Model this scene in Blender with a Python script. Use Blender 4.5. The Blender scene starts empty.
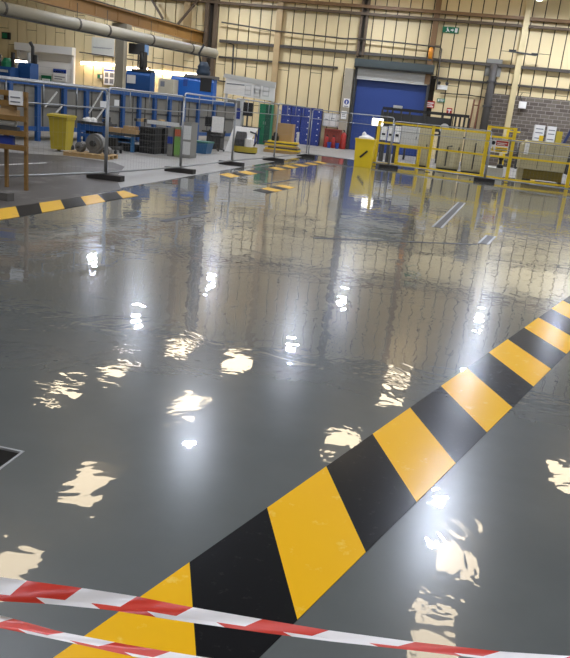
import bpy, bmesh, math, random
from mathutils import Vector, Matrix
random.seed(7)
S = bpy.context.scene
C = S.collection

# ------------------------------------------------------------------ camera, world, exposure
EYE = 1.7
FPX = 725.0
PITCH, ROLL, YAW = 0.28889137, 0.10472707, 0.19531774
_f = Vector((-math.sin(YAW)*math.cos(PITCH), math.cos(YAW)*math.cos(PITCH), -math.sin(PITCH)))
_r0 = Vector((math.cos(YAW), math.sin(YAW), 0)); _d0 = _f.cross(_r0)
RT = math.cos(ROLL)*_r0 - math.sin(ROLL)*_d0
DN = _f.cross(RT)
cam = bpy.data.cameras.new('camera'); co = bpy.data.objects.new('camera', cam); C.objects.link(co)
cam.sensor_fit = 'HORIZONTAL'; cam.sensor_width = 36; cam.lens = 36*FPX/570
cam.clip_start = .05; cam.clip_end = 300
M = Matrix((RT, -DN, -_f)).transposed().to_4x4(); M.translation = Vector((0, 0, EYE))
co.matrix_world = M
S.camera = co
w = bpy.data.worlds.new('world'); S.world = w; w.use_nodes = True
w.node_tree.nodes['Background'].inputs[0].default_value = (.55, .6, .7, 1)
w.node_tree.nodes['Background'].inputs[1].default_value = .4
S.view_settings.view_transform = 'Standard'; S.view_settings.look = 'None'
S.view_settings.gamma = 1; S.view_settings.exposure = 0.9
S.view_settings.use_curve_mapping = False
LAMP_POWER = 450.0       # radiance of the lamp lenses
SKYLIGHT = 3.6           # radiance of daylight in the roof lights

def ray(x, y):
    return RT*((x-285)/FPX) + DN*((y-329)/FPX) + _f
def G(x, y, z=0.0):                     # where the sight line through a photo point meets height z
    d = ray(x, y); t = (z-EYE)/d.z
    return Vector((t*d.x, t*d.y, z))
def W(x, y, Y):                         # where it meets the upright plane at depth Y
    d = ray(x, y); t = Y/d.y
    return Vector((t*d.x, Y, EYE+t*d.z))

# ------------------------------------------------------------------ materials
def lin(h):
    h = h.lstrip('#'); o = []
    for i in (0, 2, 4):
        c = int(h[i:i+2], 16)/255
        o.append(c/12.92 if c <= .04045 else ((c+.055)/1.055)**2.4)
    return (*o, 1)
MATS = {}
def mat(name, col, rough=.6, metal=0, var=.12, scale=3.0, bump=0.0, bscale=30, emit=None, estr=0, coat=0):
    if name in MATS: return MATS[name]
    m = bpy.data.materials.new(name); m.use_nodes = True; nt = m.node_tree; N = nt.nodes; L = nt.links
    b = N['Principled BSDF']; b.inputs['Roughness'].default_value = rough; b.inputs['Metallic'].default_value = metal
    c = lin(col)
    tc = N.new('ShaderNodeTexCoord')
    no = N.new('ShaderNodeTexNoise'); no.inputs['Scale'].default_value = scale; no.inputs['Detail'].default_value = 5
    L.new(tc.outputs['Object'], no.inputs['Vector'])
    mx = N.new('ShaderNodeMix'); mx.data_type = 'RGBA'
    mx.inputs[6].default_value = tuple(v*(1-var) for v in c[:3])+(1,)
    mx.inputs[7].default_value = tuple(min(1, v*(1+var)) for v in c[:3])+(1,)
    L.new(no.outputs['Fac'], mx.inputs[0]); L.new(mx.outputs[2], b.inputs['Base Color'])
    if bump:
        n2 = N.new('ShaderNodeTexNoise'); n2.inputs['Scale'].default_value = bscale
        L.new(tc.outputs['Object'], n2.inputs['Vector'])
        bp = N.new('ShaderNodeBump'); bp.inputs['Strength'].default_value = bump; bp.inputs['Distance'].default_value = .01
        L.new(n2.outputs['Fac'], bp.inputs['Height']); L.new(bp.outputs['Normal'], b.inputs['Normal'])
    if emit:
        b.inputs['Emission Color'].default_value = lin(emit); b.inputs['Emission Strength'].default_value = estr
    if coat: b.inputs['Coat Weight'].default_value = coat
    MATS[name] = m
    return m

def gloss_floor(name, cols, rough, coat, stain_or_glint=None, bumpk=1.0, spec=.2, ior=1.62):
    """painted resin floor: clear top coat that sagged into long low waves"""
    m = bpy.data.materials.new(name); m.use_nodes = True; nt = m.node_tree; N = nt.nodes; L = nt.links
    b = N['Principled BSDF']
    tc = N.new('ShaderNodeTexCoord')
    n1 = N.new('ShaderNodeTexNoise'); n1.inputs['Scale'].default_value = 1.3; n1.inputs['Detail'].default_value = 7; n1.inputs['Roughness'].default_value = .62
    L.new(tc.outputs['Object'], n1.inputs['Vector'])
    mx = N.new('ShaderNodeMix'); mx.data_type = 'RGBA'; mx.inputs[6].default_value = lin(cols[0]); mx.inputs[7].default_value = lin(cols[1])
    L.new(n1.outputs['Fac'], mx.inputs[0]); out = mx.outputs[2]
    if stain_or_glint:
        n3 = N.new('ShaderNodeTexNoise'); n3.inputs['Scale'].default_value = stain_or_glint[1]; n3.inputs['Detail'].default_value = 6; n3.inputs['Roughness'].default_value = .7
        L.new(tc.outputs['Object'], n3.inputs['Vector'])
        cr = N.new('ShaderNodeValToRGB'); cr.color_ramp.elements[0].position = stain_or_glint[2]; cr.color_ramp.elements[1].position = stain_or_glint[2]+.12
        L.new(n3.outputs['Fac'], cr.inputs[0])
        m2 = N.new('ShaderNodeMix'); m2.data_type = 'RGBA'; m2.inputs[7].default_value = lin(stain_or_glint[0])
        L.new(cr.outputs[0], m2.inputs[0]); L.new(out, m2.inputs[6]); out = m2.outputs[2]
    L.new(out, b.inputs['Base Color'])
    b.inputs['Roughness'].default_value = .22 if name == 'grey_resin_floor' else .6
    b.inputs['Specular IOR Level'].default_value = spec
    b.inputs['Coat Weight'].default_value = coat; b.inputs['Coat Roughness'].default_value = rough; b.inputs['Coat IOR'].default_value = ior
    # waves of the top coat
    mp = N.new('ShaderNodeMapping'); mp.inputs['Rotation'].default_value = (0, 0, .35); mp.inputs['Scale'].default_value = (1, 1, 1)
    L.new(tc.outputs['Object'], mp.inputs[0])
    a = N.new('ShaderNodeTexNoise'); a.inputs['Scale'].default_value = 2.4; a.inputs['Detail'].default_value = 3; a.inputs['Roughness'].default_value = .5; a.inputs['Distortion'].default_value = .8
    L.new(mp.outputs[0], a.inputs['Vector'])
    a2 = N.new('ShaderNodeTexNoise'); a2.inputs['Scale'].default_value = 9; a2.inputs['Detail'].default_value = 1
    L.new(mp.outputs[0], a2.inputs['Vector'])
    ad = N.new('ShaderNodeMath'); ad.operation = 'MULTIPLY_ADD'; ad.inputs[1].default_value = .06
    L.new(a2.outputs['Fac'], ad.inputs[0]); L.new(a.outputs['Fac'], ad.inputs[2])
    bp = N.new('ShaderNodeBump'); bp.inputs['Strength'].default_value = 1; bp.inputs['Distance'].default_value = .0034*bumpk
    L.new(ad.outputs[0], bp.inputs['Height']); L.new(bp.outputs['Normal'], b.inputs['Coat Normal'])
    MATS[name] = m
    return m

FLOOR = gloss_floor('grey_resin_floor', ('#5b5e5b', '#6b6e6b'), .012, 1.0)
CONC = gloss_floor('worn_concrete', ('#8d8a83', '#a3a099'), .35, .25, ('#7b7871', .6, .55), .4)
ASPH = gloss_floor('dark_walkway', ('#403c37', '#544f48'), .4, .25, ('#6d6962', .9, .55), .4)
YEL = gloss_floor('yellow_floor_paint', ('#ecb008', '#f4bb12'), .2, .4, ('#f7d05c', 7, .6), .5, .05, 1.4)  # paler flecks are worn scuffs plus glints painted into the colour
BLK = gloss_floor('black_floor_paint', ('#050505', '#0b0a0a'), .2, .6, ('#2a2825', 22, .6), .5, .05, 1.3)
YELW = gloss_floor('worn_yellow_paint', ('#d3a125', '#dcae35'), .25, .4, ('#b08d3c', 3, .58), .5)
BLKW = gloss_floor('worn_black_paint', ('#12100c', '#1d1a15'), .3, .2, ('#38342d', 3, .62), .5, .1)
CREAM = mat('cream_cladding', '#e0cc9c', .55, 0, .07, .5)
SEAM = mat('panel_joint', '#2e271c', .8)
BRICK = mat('dark_brick', '#6d665f', .8)
def brick_nodes():
    m = BRICK; N = m.node_tree.nodes; L = m.node_tree.links; b = N['Principled BSDF']
    tc = N.new('ShaderNodeTexCoord'); sp = N.new('ShaderNodeSeparateXYZ'); cb = N.new('ShaderNodeCombineXYZ')
    L.new(tc.outputs['Object'], sp.inputs[0]); L.new(sp.outputs[0], cb.inputs[0]); L.new(sp.outputs[2], cb.inputs[1])
    br = N.new('ShaderNodeTexBrick'); br.inputs['Color1'].default_value = lin('#70665a'); br.inputs['Color2'].default_value = lin('#584e45')
    br.inputs['Mortar'].default_value = lin('#948c82'); br.inputs['Scale'].default_value = 1
    br.inputs['Brick Width'].default_value = .46; br.inputs['Row Height'].default_value = .2; br.inputs['Mortar Size'].default_value = .014
    L.new(cb.outputs[0], br.inputs[0]); L.new(br.outputs[0], b.inputs['Base Color'])
brick_nodes()
BROWN = mat('brown_painted_steel', '#7d5f3d', .55, 0, .2, 2)
DBROWN = mat('dark_brown_steel', '#5a4a37', .6, 0, .2, 2)
CRANE = mat('rusty_brown_crane_steel', '#8a642f', .5, 0, .18, 1.5)
DARKPIPE = mat('dark_pipe', '#4a443c', .5)
TAN = mat('tan_paint', '#b49a6e', .6)
DUCTM = mat('dull_grey_duct', '#a39c88', .5, .0, .12, 1)
STRAP = mat('dark_strap', '#4d473d', .6)
GALV = mat('galvanised_steel', '#9b9c9a', .42, .45, .1, 5)
RUBBER = mat('black_rubber', '#2b2723', .8, 0, .25, 8)
BLUE = mat('blue_machine_paint', '#1d4c84', .45, 0, .15, 2)
BBLUE = mat('bright_blue_paint', '#1b5aa8', .4, 0, .1, 2)
DBLUE = mat('deep_blue_door', '#2b4484', .5, 0, .1, 1)
LOCKB = mat('locker_blue', '#22367f', .45, 0, .08, 2)
MGREY = mat('machine_grey', '#77746b', .5, 0, .12, 2)
DGREY = mat('dark_grey_steel', '#3c3b38', .55, 0, .2, 3)
HDR = mat('slate_header', '#3d4543', .5, 0, .12, 2)
LGREY = mat('light_grey_paint', '#cbcac3', .5, 0, .06, 2)
WHITE = mat('white_paint', '#eae7df', .5, 0, .05, 2)
PAPER = mat('white_paper', '#e4e2dc', .7, 0, .04, 4)
INK = mat('grey_print', '#77777a', .7)
BLACKP = mat('black_plastic', '#1d1c1b', .5, 0, .2, 4)
YBIN = mat('yellow_bin_plastic', '#ae9a2a', .5, 0, .15, 3)
YSAFE = mat('yellow_safety_paint', '#f0cd1e', .45, 0, .08, 3)
BEIGE = mat('beige_cabinet_paint', '#b9ae88', .5, 0, .08, 2)
WOOD = mat('brown_stained_wood', '#80602f', .65, 0, .25, 6)
PALLET = mat('pale_pallet_wood', '#b09160', .75, 0, .25, 6)
CARD = mat('brown_cardboard', '#b08f62', .8, 0, .12, 4)
GREEN = mat('green_paint', '#1f7a52', .5, 0, .1, 2)
SIGNG = mat('sign_green', '#0e6b45', .5)
RED = mat('red_paint', '#a92f24', .5, 0, .1, 3)
DRED = mat('dull_red_paint', '#8a3a2c', .55, 0, .12, 3)
TAPER = mat('red_tape_plastic', '#cf3522', .35, 0, .1, 9)
TAPEW = mat('white_tape_plastic', '#f1ece8', .35, 0, .04, 9)
ORANGE = mat('orange_plastic', '#d98a1e', .5)
SBLUE = mat('sign_blue', '#25418f', .5)
TUBE = mat('led_tube', '#ffffff', .4, emit='#ffe9cf', estr=14)
LENS = mat('lamp_lens', '#ffffff', .4, emit='#e2ebff', estr=LAMP_POWER)
SKY = mat('roof_light_glazing', '#ffffff', .4, emit='#ffe9c4', estr=SKYLIGHT)
SCREEN = mat('lit_screen', '#ffffff', .4, emit='#fffaf0', estr=2.2)
LIME = mat('lime_green_plastic', '#6f9a4a', .5)
TUBBLUE = mat('teal_blue_plastic', '#2f5f86', .5)
WELDMESH = mat('mesh_wire', '#8a8b88', .5, .4)
CEIL = mat('ceiling_sheet', '#6d6a62', .7, 0, .1, .5)
TRUSS = mat('roof_steel', '#5d5648', .6)
SIDEW = mat('side_wall_cladding', '#b9ae90', .7, 0, .08, .4)

# ------------------------------------------------------------------ mesh builder
class MB:
    def __init__(s): s.v = []; s.f = []; s.m = []; s.mats = []
    def mi(s, m):
        if m not in s.mats: s.mats.append(m)
        return s.mats.index(m)
    def add(s, vs, fs, m):
        o = len(s.v); s.v += [tuple(x) for x in vs]; k = s.mi(m)
        for f in fs: s.f.append([o+i for i in f]); s.m.append(k)
        return s
    def box(s, x0, x1, y0, y1, z0, z1, m, bev=0):
        if bev:
            return s.prism([(x0+bev, y0), (x1-bev, y0), (x1, y0+bev), (x1, y1-bev), (x1-bev, y1), (x0+bev, y1), (x0, y1-bev), (x0, y0+bev)], z0, z1, m)
        v = [(x, y, z) for z in (z0, z1) for y in (y0, y1) for x in (x0, x1)]
        return s.add(v, [(0, 2, 3, 1), (4, 5, 7, 6), (0, 1, 5, 4), (2, 6, 7, 3), (0, 4, 6, 2), (1, 3, 7, 5)], m)
    def prism(s, poly, z0, z1, m):
        n = len(poly); v = [(x, y, z0) for x, y in poly]+[(x, y, z1) for x, y in poly]
        f = [list(range(n))[::-1], list(range(n, 2*n))]+[(i, (i+1) % n, n+(i+1) % n, n+i) for i in range(n)]
        return s.add(v, f, m)
    def plate(s, poly, y0, y1, m):      # polygon in x,z given thickness in y
        n = len(poly); v = [(x, y0, z) for x, z in poly]+[(x, y1, z) for x, z in poly]
        f = [list(range(n)), list(range(n, 2*n))[::-1]]+[((i+1) % n, i, n+i, n+(i+1) % n) for i in range(n)]
        return s.add(v, f, m)
    def side(s, poly, x0, x1, m):       # polygon in y,z given thickness in x
        n = len(poly); v = [(x0, y, z) for y, z in poly]+[(x1, y, z) for y, z in poly]
        f = [list(range(n))[::-1], list(range(n, 2*n))]+[(i, (i+1) % n, n+(i+1) % n, n+i) for i in range(n)]
        return s.add(v, f, m)
    def bar(s, a, b, w, h, m):          # rectangular bar from a to b
        a = Vector(a); b = Vector(b); d = (b-a).normalized()
        u = Vector((0, 0, 1)) if abs(d.z) < .95 else Vector((0, 1, 0))
        r = d.cross(u).normalized(); u = r.cross(d)
        v = [p+r*sx*w/2+u*sz*h/2 for p in (a, b) for sx, sz in ((-1, -1), (1, -1), (1, 1), (-1, 1))]
        return s.add(v, [(0, 1, 2, 3), (7, 6, 5, 4), (0, 4, 5, 1), (1, 5, 6, 2), (2, 6, 7, 3), (3, 7, 4, 0)], m)
    def tube(s, pts, r, m, n=8):
        pts = [Vector(p) for p in pts]; rings = []; prev = None
        for i, p in enumerate(pts):
            d = (pts[min(i+1, len(pts)-1)]-pts[max(i-1, 0)]).normalized()
            if prev is None:
                u = Vector((0, 0, 1)) if abs(d.z) < .9 else Vector((1, 0, 0))
                prev = d.cross(u).normalized()
            x = (prev-d*prev.dot(d)).normalized(); y = d.cross(x); prev = x
            rr = r[i] if isinstance(r, (list, tuple)) else r
            rings.append([p+x*rr*math.cos(t*2*math.pi/n)+y*rr*math.sin(t*2*math.pi/n) for t in range(n)])
        v = [q for rg in rings for q in rg]; f = []
        for i in range(len(pts)-1):
            for t in range(n):
                t2 = (t+1) % n; f.append((i*n+t, i*n+t2, (i+1)*n+t2, (i+1)*n+t))
        f.append(list(range(n))[::-1]); f.append([(len(pts)-1)*n+t for t in range(n)])
        return s.add(v, f, m)
    def lathe(s, prof, m, c=(0, 0, 0), n=20):
        c = Vector(c)
        return s.tube_profile([(c+Vector((0, 0, z)), r) for r, z in prof], m, n)
    def tube_profile(s, pr, m, n):
        v = []; f = []
        for p, r in pr:
            v += [p+Vector((r*math.cos(t*2*math.pi/n), r*math.sin(t*2*math.pi/n), 0)) for t in range(n)]
        for i in range(len(pr)-1):
            for t in range(n):
                t2 = (t+1) % n; f.append((i*n+t, i*n+t2, (i+1)*n+t2, (i+1)*n+t))
        f.append(list(range(n))[::-1]); f.append([(len(pr)-1)*n+t for t in range(n)])
        return s.add(v, f, m)
    def disc_y(s, c, r, y0, y1, m, n=20):
        return s.plate([(c[0]+r*math.cos(t*2*math.pi/n), c[1]+r*math.sin(t*2*math.pi/n)) for t in range(n)], y0, y1, m)
    def build(s, name, parent=None, smooth=False, rel=None):
        """rel: thing origin subtracted from world coordinates when the parts were written in world space"""
        me = bpy.data.meshes.new(name)
        off = Vector(rel) if rel is not None else Vector((0, 0, 0))
        me.from_pydata([Vector(p)-off for p in s.v], [], s.f)
        for m in s.mats: me.materials.append(m)
        for p, k in zip(me.polygons, s.m): p.material_index = k; p.use_smooth = smooth
        bm = bmesh.new(); bm.from_mesh(me); bmesh.ops.recalc_face_normals(bm, faces=bm.faces); bm.to_mesh(me); bm.free()
        o = bpy.data.objects.new(name, me); C.objects.link(o)
        if parent: o.parent = parent
        return o

def tag(o, label, cat, group=None):
    o['label'] = label; o['category'] = cat
    if group: o['group'] = group
    return o
def struct(name, mb, smooth=False):
    o = mb.build(name, smooth=smooth); o['kind'] = 'structure'; return o
def thing(name, label, cat, loc=(0, 0, 0), rz=0, group=None):
    o = bpy.data.objects.new(name, None); C.objects.link(o); o.location = loc; o.rotation_euler = (0, 0, rz)
    o.empty_display_size = .2
    return tag(o, label, cat, group)
def dup(root, loc, rz=None, label=None, group=None):
    r = root.copy(); C.objects.link(r); r.location = loc
    if rz is not None: r.rotation_euler = (0, 0, rz)
    if label: r['label'] = label
    if group: r['group'] = group
    for ch in list(root.children):
        c = ch.copy(); C.objects.link(c); c.parent = r
        for g in list(ch.children):
            d = g.copy(); C.objects.link(d); d.parent = c
    return r
def single(name, mb, label, cat, group=None, smooth=False, base=None):
    if base is None: return tag(mb.build(name, smooth=smooth), label, cat, group)
    o = mb.build(name, smooth=smooth, rel=base); o.location = base
    return tag(o, label, cat, group)
def label_part(o, t): o['label'] = t; return o

WALLY = 44.0
# ------------------------------------------------------------------ setting: floor
mb = MB()
xs = [-33, -6.08, -2.41, -1.79, 13]; ys = [-9, 2.29, 2.885, 33.0, 44.6]
for i in range(4):
    for j in range(4):
        if i == 2 and j == 1: continue
        m = FLOOR if (i >= 1 and j <= 2) else CONC
        mb.add([(xs[i], ys[j], 0), (xs[i+1], ys[j], 0), (xs[i+1], ys[j+1], 0), (xs[i], ys[j+1], 0)], [(0, 1, 2, 3)], m)
floor = struct('floor', mb)
mb = MB()
mb.prism([(-13.5, 15.0), (-10.08, 18.1), (-8.6, 18.0), (-7.9, 17.2), (-6.9, 14.6), (-5.98, 12.9), (-5.95, 7.5), (-12.5, 7.5)], 0.0005, .003, ASPH)
mb.bar((-9.6, 12.6, .004), (-9.25, 15.8, .004), .07, .003, PAPER)
struct('trim_1', mb)

# walls: individual cladding panels with open joints in front of a dark backing
mb = MB()
mb.box(-33, 13, 44.1, 44.3, 0, 13.2, SEAM)
DX0, DX1, DZ = -6.0, -2.0, 4.5
k = 0; x = -33.0
pw, gp = .655, .06
while x < 13:
    x1 = x+pw-gp
    jo = [(0, 1.9+.0), (1.93, 5.0), (5.03, 13.2)] if k % 3 == 0 else ([(0, 4.05), (4.08, 13.2)] if k % 3 == 1 else [(0, 1.9), (1.93, 6.1), (6.13, 13.2)])
    for z0, z1 in jo:
        if x1 > DX0-.1 and x < DX1+.1:
            if z1 <= DZ: continue
            z0 = max(z0, DZ)
        if x > 1.2 and z1 <= 3.7: continue
        mb.box(x, x1, 44.0, 44.12, z0, z1, CREAM)
    x += pw; k += 1
struct('wall_back', mb)
mb = MB(); mb.box(1.25, 13, 43.72, 43.98, 0, 3.86, BRICK); struct('trim_2', mb)
mb = MB(); mb.box(-33.3, -33, -9, 44.3, 0, 13.2, SIDEW); struct('wall_left', mb)
mb = MB(); mb.box(13, 13.3, -9, 44.3, 0, 13.2, SIDEW); struct('wall_right', mb)
mb = MB(); mb.box(-33.3, 13.3, -9.3, -9, 0, 13.2, SIDEW); struct('wall_front', mb)
# ceiling with openings for the roof lights
SKYL = [(-9.7, 28.8), (-10.4, 20.9), (-14.4, 31.6), (-15.4, 27.6), (-12.9, 36.6), (-9.4, 35.6), (-1.0, 36.8), (-1.0, 33.2), (2.2, 21.6), (1.5, 17.0), (-10.3, 15.4), (-2.6, 27.7), (6.5, 28.5), (-3.5, 5.5), (-11, 5.5), (3.5, 5.5), (-3.5, -3)]
mb = MB(); mb.box(-33.3, 13.3, -9.3, 44.3, 13.2, 13.4, CEIL)
for yy in [v*5.5-8 for v in range(10)]:
    mb.box(-33, 13, yy-.12, yy+.12, 12.7, 13.2, TRUSS)
struct('ceiling', mb)
for i, (x, y) in enumerate(SKYL):
    x, y = x*1.14, y*1.14
    t = thing('roof_light', 'translucent daylight panel in the workshop ceiling above the view', 'roof light', (x, y, 13.1), 0, 'roof lights above the floor')
    a = MB(); a.box(-.72, .72, -1.5, 1.5, .0, .06, SKY); a.build('glazing', t)
    a = MB()
    for sx in (-1, 1): a.box(sx*.77-.05, sx*.77+.05, -1.6, 1.6, -.02, .1, TRUSS)
    for sy in (-1, 1): a.box(-.72, .72, sy*1.55-.05, sy*1.55+.05, -.02, .1, TRUSS)
    a.build('frame', t)

# wall rails and pipes along the back wall
def wall_rail(n, z, y, w, h, m, x0=-33, x1=13):
    a = MB(); a.box(x0, x1, y-w, y, z-h/2, z+h/2, m); return struct('trim_%d' % n, a)
wall_rail(3, 7.78, 43.86, .3, .16, BROWN)
wall_rail(4, 7.40, 43.86, .3, .13, DBROWN)
wall_rail(5, 5.34, 43.9, .16, .16, DARKPIPE, -14.4)
wall_rail(6, 4.46, 43.93, .1, .11, DARKPIPE, -14.4, -7.2)
wall_rail(7, 4.40, 43.93, .1, .11, DARKPIPE, -1.7, 13)
a = MB(); a.tube([(-14.3, 43.63, 6.35), (-11, 43.63, 6.12), (-7, 43.63, 6.02), (-6.1, 43.63, 6.08), (-1.6, 43.63, 6.0), (-1.5, 43.63, 5.9), (-1.45, 43.63, 3.75)], .045, DARKPIPE, 6)
single('conduit_pipe', a, 'thin dark conduit running along the cream wall above the blue door', 'pipe')
a = MB(); a.tube([(-14.0, 43.9, 5.3), (-13.55, 43.9, 5.2), (-13.5, 43.9, 3.3), (-13.8, 43.9, 3.1), (-14.5, 43.9, 3.1)], .05, DARKPIPE, 6)
single('conduit_pipe', a, 'short dark drop pipe on the wall right of the brown crane column', 'pipe')
a = MB(); a.tube([(-23.3, 43.62, 3.97), (-18, 43.62, 3.75), (-15.4, 43.62, 3.62)], .04, DARKPIPE, 6)
single('conduit_pipe', a, 'dark conduit above the white roller shutter and the strip lights', 'pipe')
a = MB(); a.tube([(-1.2, 43.9, 3.62), (.2, 43.9, 3.66), (2.3, 43.9, 3.56), (2.9, 43.9, 3.58), (3.3, 43.9, 3.85), (3.9, 43.9, 3.6)], .03, BLACKP, 6)
single('wall_cable', a, 'thin black cable looping along the wall above the brickwork', 'cable')

# steel columns on the back wall
def column(px0, py0, z0, z1, wdt, dep, m, label, lean=0, y=43.98, cat='column', twin=False):
    p = W(px0, py0, y)
    a = MB()
    if twin:
        for s in (-1, 1): a.box(p.x+s*wdt*.36-wdt*.15, p.x+s*wdt*.36+wdt*.15, y-dep, y, z0, z1, m)
        a.box(p.x-wdt*.3, p.x+wdt*.3, y-dep*.3, y, z0, z1, SEAM)
    else:
        a.box(p.x-wdt/2, p.x+wdt/2, y-dep, y-dep+.05, z0, z1, m); a.box(p.x-wdt/2, p.x+wdt/2, y-.05, y, z0, z1, m); a.box(p.x-.04, p.x+.04, y-dep+.05, y-.05, z0, z1, m)
    return single('steel_column', a, label, cat, base=(p.x, y-dep/2, z0))
column(212, 30, 0, 13.1, .75, .35, DBROWN, 'dark brown column on the back wall where the crane beam ends', twin=True, y=43.99)
column(278.5, 40, 0, 13.1, .34, .3, TAN, 'tan column rising from the white notice board to the wall rails')
column(363.5, 30, 5.15, 13.1, .42, .3, DBROWN, 'dark brown twin column standing above the blue door header', twin=True)
column(435, 30, 4.0, 13.1, .3, .3, BROWN, 'brown column at the top right corner of the blue door')
column(520, 55, 0, 13.1, .3, .35, mat('cream_column', '#cbb98a', .55), 'cream column in front of the brickwork at the right', y=43.7)
column(189, 10, 4.6, 13.1, .4, .3, TAN, 'tan column behind the crane beam left of the brown column')

# ------------------------------------------------------------------ floor markings
BD = 1.22456908; bdv = Vector((math.cos(BD), math.sin(BD), 0)); bnv = Vector((-math.sin(BD), math.cos(BD), 0))
a = MB()
sp = .5385; zt = .0035
for k in range(-6, 22):
    t0 = 1.935+sp*k-(.12 if k == -1 else 0); t1 = 1.935+sp*(k+1)-(.12 if k == -2 else 0); m = BLK if k % 2 == 0 else YEL
    up0, up1 = bdv*t0+bnv*1.483, bdv*t1+bnv*1.483
    lo0, lo1 = bdv*(t0-.548)+bnv*.983, bdv*(t1-.548)+bnv*.983
    a.prism([(p.x, p.y) for p in (lo0, lo1, up1, up0)], .0005, zt, m)
single('hazard_stripe_marking', a, 'wide yellow and black diagonal floor stripe running across the foreground', 'floor marking')
a = MB()
def quadstripe(a, upper, lower, mats):
    for i in range(len(mats)):
        q = [lower[i], lower[i+1], upper[i+1], upper[i]]
        a.prism([(p.x, p.y) for p in q], .0032, .0055, mats[i])
def lerp(p, q, t): return p+(q-p)*t
U0, U1 = Vector((-6.07, 9.0, 0)), Vector((-5.87, 12.46, 0)); L0, L1 = Vector((-5.54, 8.2, 0)), Vector((-5.38, 12.28, 0))
def onU(y): return lerp(U0, U1, (y-9.0)/3.46)
def onL(y): return lerp(L0, L1, (y-8.2)/4.08)
uy = [7.2, 7.77, 8.35, 8.92, 9.5, 10.08, 10.65, 11.25, 11.8, 12.46, 12.75]; ly = [6.4, 7.0, 7.58, 8.2, 8.77, 9.3, 9.89, 10.51, 11.12, 11.74, 12.32]
quadstripe(a, [onU(y) for y in uy], [onL(y) for y in ly], [YELW if i % 2 == 0 else BLKW for i in range(1, 11)])
single('hazard_stripe_marking', a, 'worn yellow and black floor stripe by the wooden rack at left', 'floor marking')
a = MB(); A, B = G(228, 175.5), G(324, 162); n = 15
d = (B-A)/n; nn = Vector((-d.y, d.x, 0)).normalized()
for i in range(n):
    if i == 4: continue
    p0, p1 = A+d*i, A+d*(i+1)
    q = [p0-nn*.26-d*.7, p1-nn*.26-d*.7, p1+nn*.26, p0+nn*.26]
    a.prism([(p.x, p.y) for p in q], .0005, .0035, YELW if i % 2 == 0 else BLKW)
single('hazard_stripe_marking', a, 'long worn yellow and black floor stripe in front of the fence feet', 'floor marking')
a = MB(); A, B = G(262, 191.5), G(290, 185.8); n = 4; d = (B-A)/n; nn = Vector((-d.y, d.x, 0)).normalized()
for i in range(n):
    p0, p1 = A+d*i, A+d*(i+1)
    q = [p0-nn*.22-d*.5, p1-nn*.22-d*.5, p1+nn*.22, p0+nn*.22]
    a.prism([(p.x, p.y) for p in q], .0005, .0035, BLKW if i % 2 == 0 else YELW)
single('hazard_stripe_marking', a, 'short yellow and black floor stripe of two yellow blocks on the glossy floor', 'floor marking')

# floor slots
def slot(p0, p1, wdt, label, light=False):
    A, B = G(*p0), G(*p1); a = MB()
    a.bar(A+Vector((0, 0, .002)), B+Vector((0, 0, .002)), wdt, .003, BLACKP)
    if light:
        n_ = (B-A).normalized().cross(Vector((0, 0, 1)))
        for s in (-1, 1): a.bar(A+n_*s*wdt*.6+Vector((0, 0, .003)), B+n_*s*wdt*.6+Vector((0, 0, .003)), wdt*.3, .004, GALV)
    single('floor_slot', a, label, 'drain')
slot((314, 238), (476, 244.5), .07, 'long thin dark slot cut across the glossy floor')
slot((163, 221.5), (207, 212), .12, 'short dark slot in the glossy floor near the left stripe')
slot((261, 184.5), (298, 179), .10, 'dark slot beyond the short two block stripe')
slot((437, 227.5), (462, 202.5), .13, 'pair of pale steel floor rails below the yellow guard fence', True)
slot((483, 244), (491, 236), .12, 'small pale steel floor channel at the right end of the long slot', True)
# pit
t = thing('floor_pit', 'square steel edged pit sunk in the grey floor at the left edge', 'pit', (-2.1, 2.587, -.2))
a = MB(); x0, x1, y0, y1 = -.31+.001, .31-.001, -.296, .296
a.box(x0, x1, y0, y1, 0, .01, MGREY)
a.box(x0, x0+.008, y0, y1, .01, .19, MGREY); a.box(x1-.008, x1, y0, y1, .01, .19, MGREY); a.box(x0+.008, x1-.008, y0, y0+.008, .01, .19, MGREY); a.box(x0+.008, x1-.008, y1-.008, y1, .01, .19, DGREY)
a.build('liner', t)
a = MB(); e = .012
a.box(x0, x0+e, y0, y1, .19, .202, GALV); a.box(x1-e, x1, y0, y1, .19, .202, GALV); a.box(x0+e, x1-e, y0, y0+e, .19, .202, GALV); a.box(x0+e, x1-e, y1-e, y1, .19, .202, GALV)
a.build('edge_frame', t)

# ------------------------------------------------------------------ blue roller door
YD = 44.05
dt = thing('door_1', '', '', (-4.0, YD, 0)); del dt['label']; del dt['category']; dt['kind'] = 'structure'
a = MB(); a.box(-2.0, 2.0, 0, .05, .02, 4.1, DBLUE)
for i in range(1, 6): a.box(-2.0, 2.0, -.012, 0, i*.7, i*.7+.02, DBLUE)
a.build('door_panel', dt)
a = MB()
for i in range(8): a.box(-2.02, 2.02, -.30-.03*(i % 2), -.24, 3.95+i*.09, 3.95+i*.09+.086, LGREY)
a.build('shutter_slats', dt)
a = MB(); a.box(-2.18, 2.26, -.75, -.1, 4.62, 5.02, HDR); a.box(-2.18, 2.26, -.70, -.1, 4.55, 4.62, DGREY); a.build('header_box', dt)
a = MB()
for s in (-1, 1): a.box(s*2.08-.07, s*2.08+.07, -.35, 0, 0, 4.6, DGREY)
a.build('guide_rail', dt)
p = W(346.5, 100, 43.6)
a = MB(); a.box(p.x-.26, p.x+.22, 43.45, 43.98, 0, 4.45, mat('pale_grey_pillar', '#a39a86', .7)); single('door_pillar', a, 'pale grey pillar at the left side of the blue door', 'column')

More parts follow.
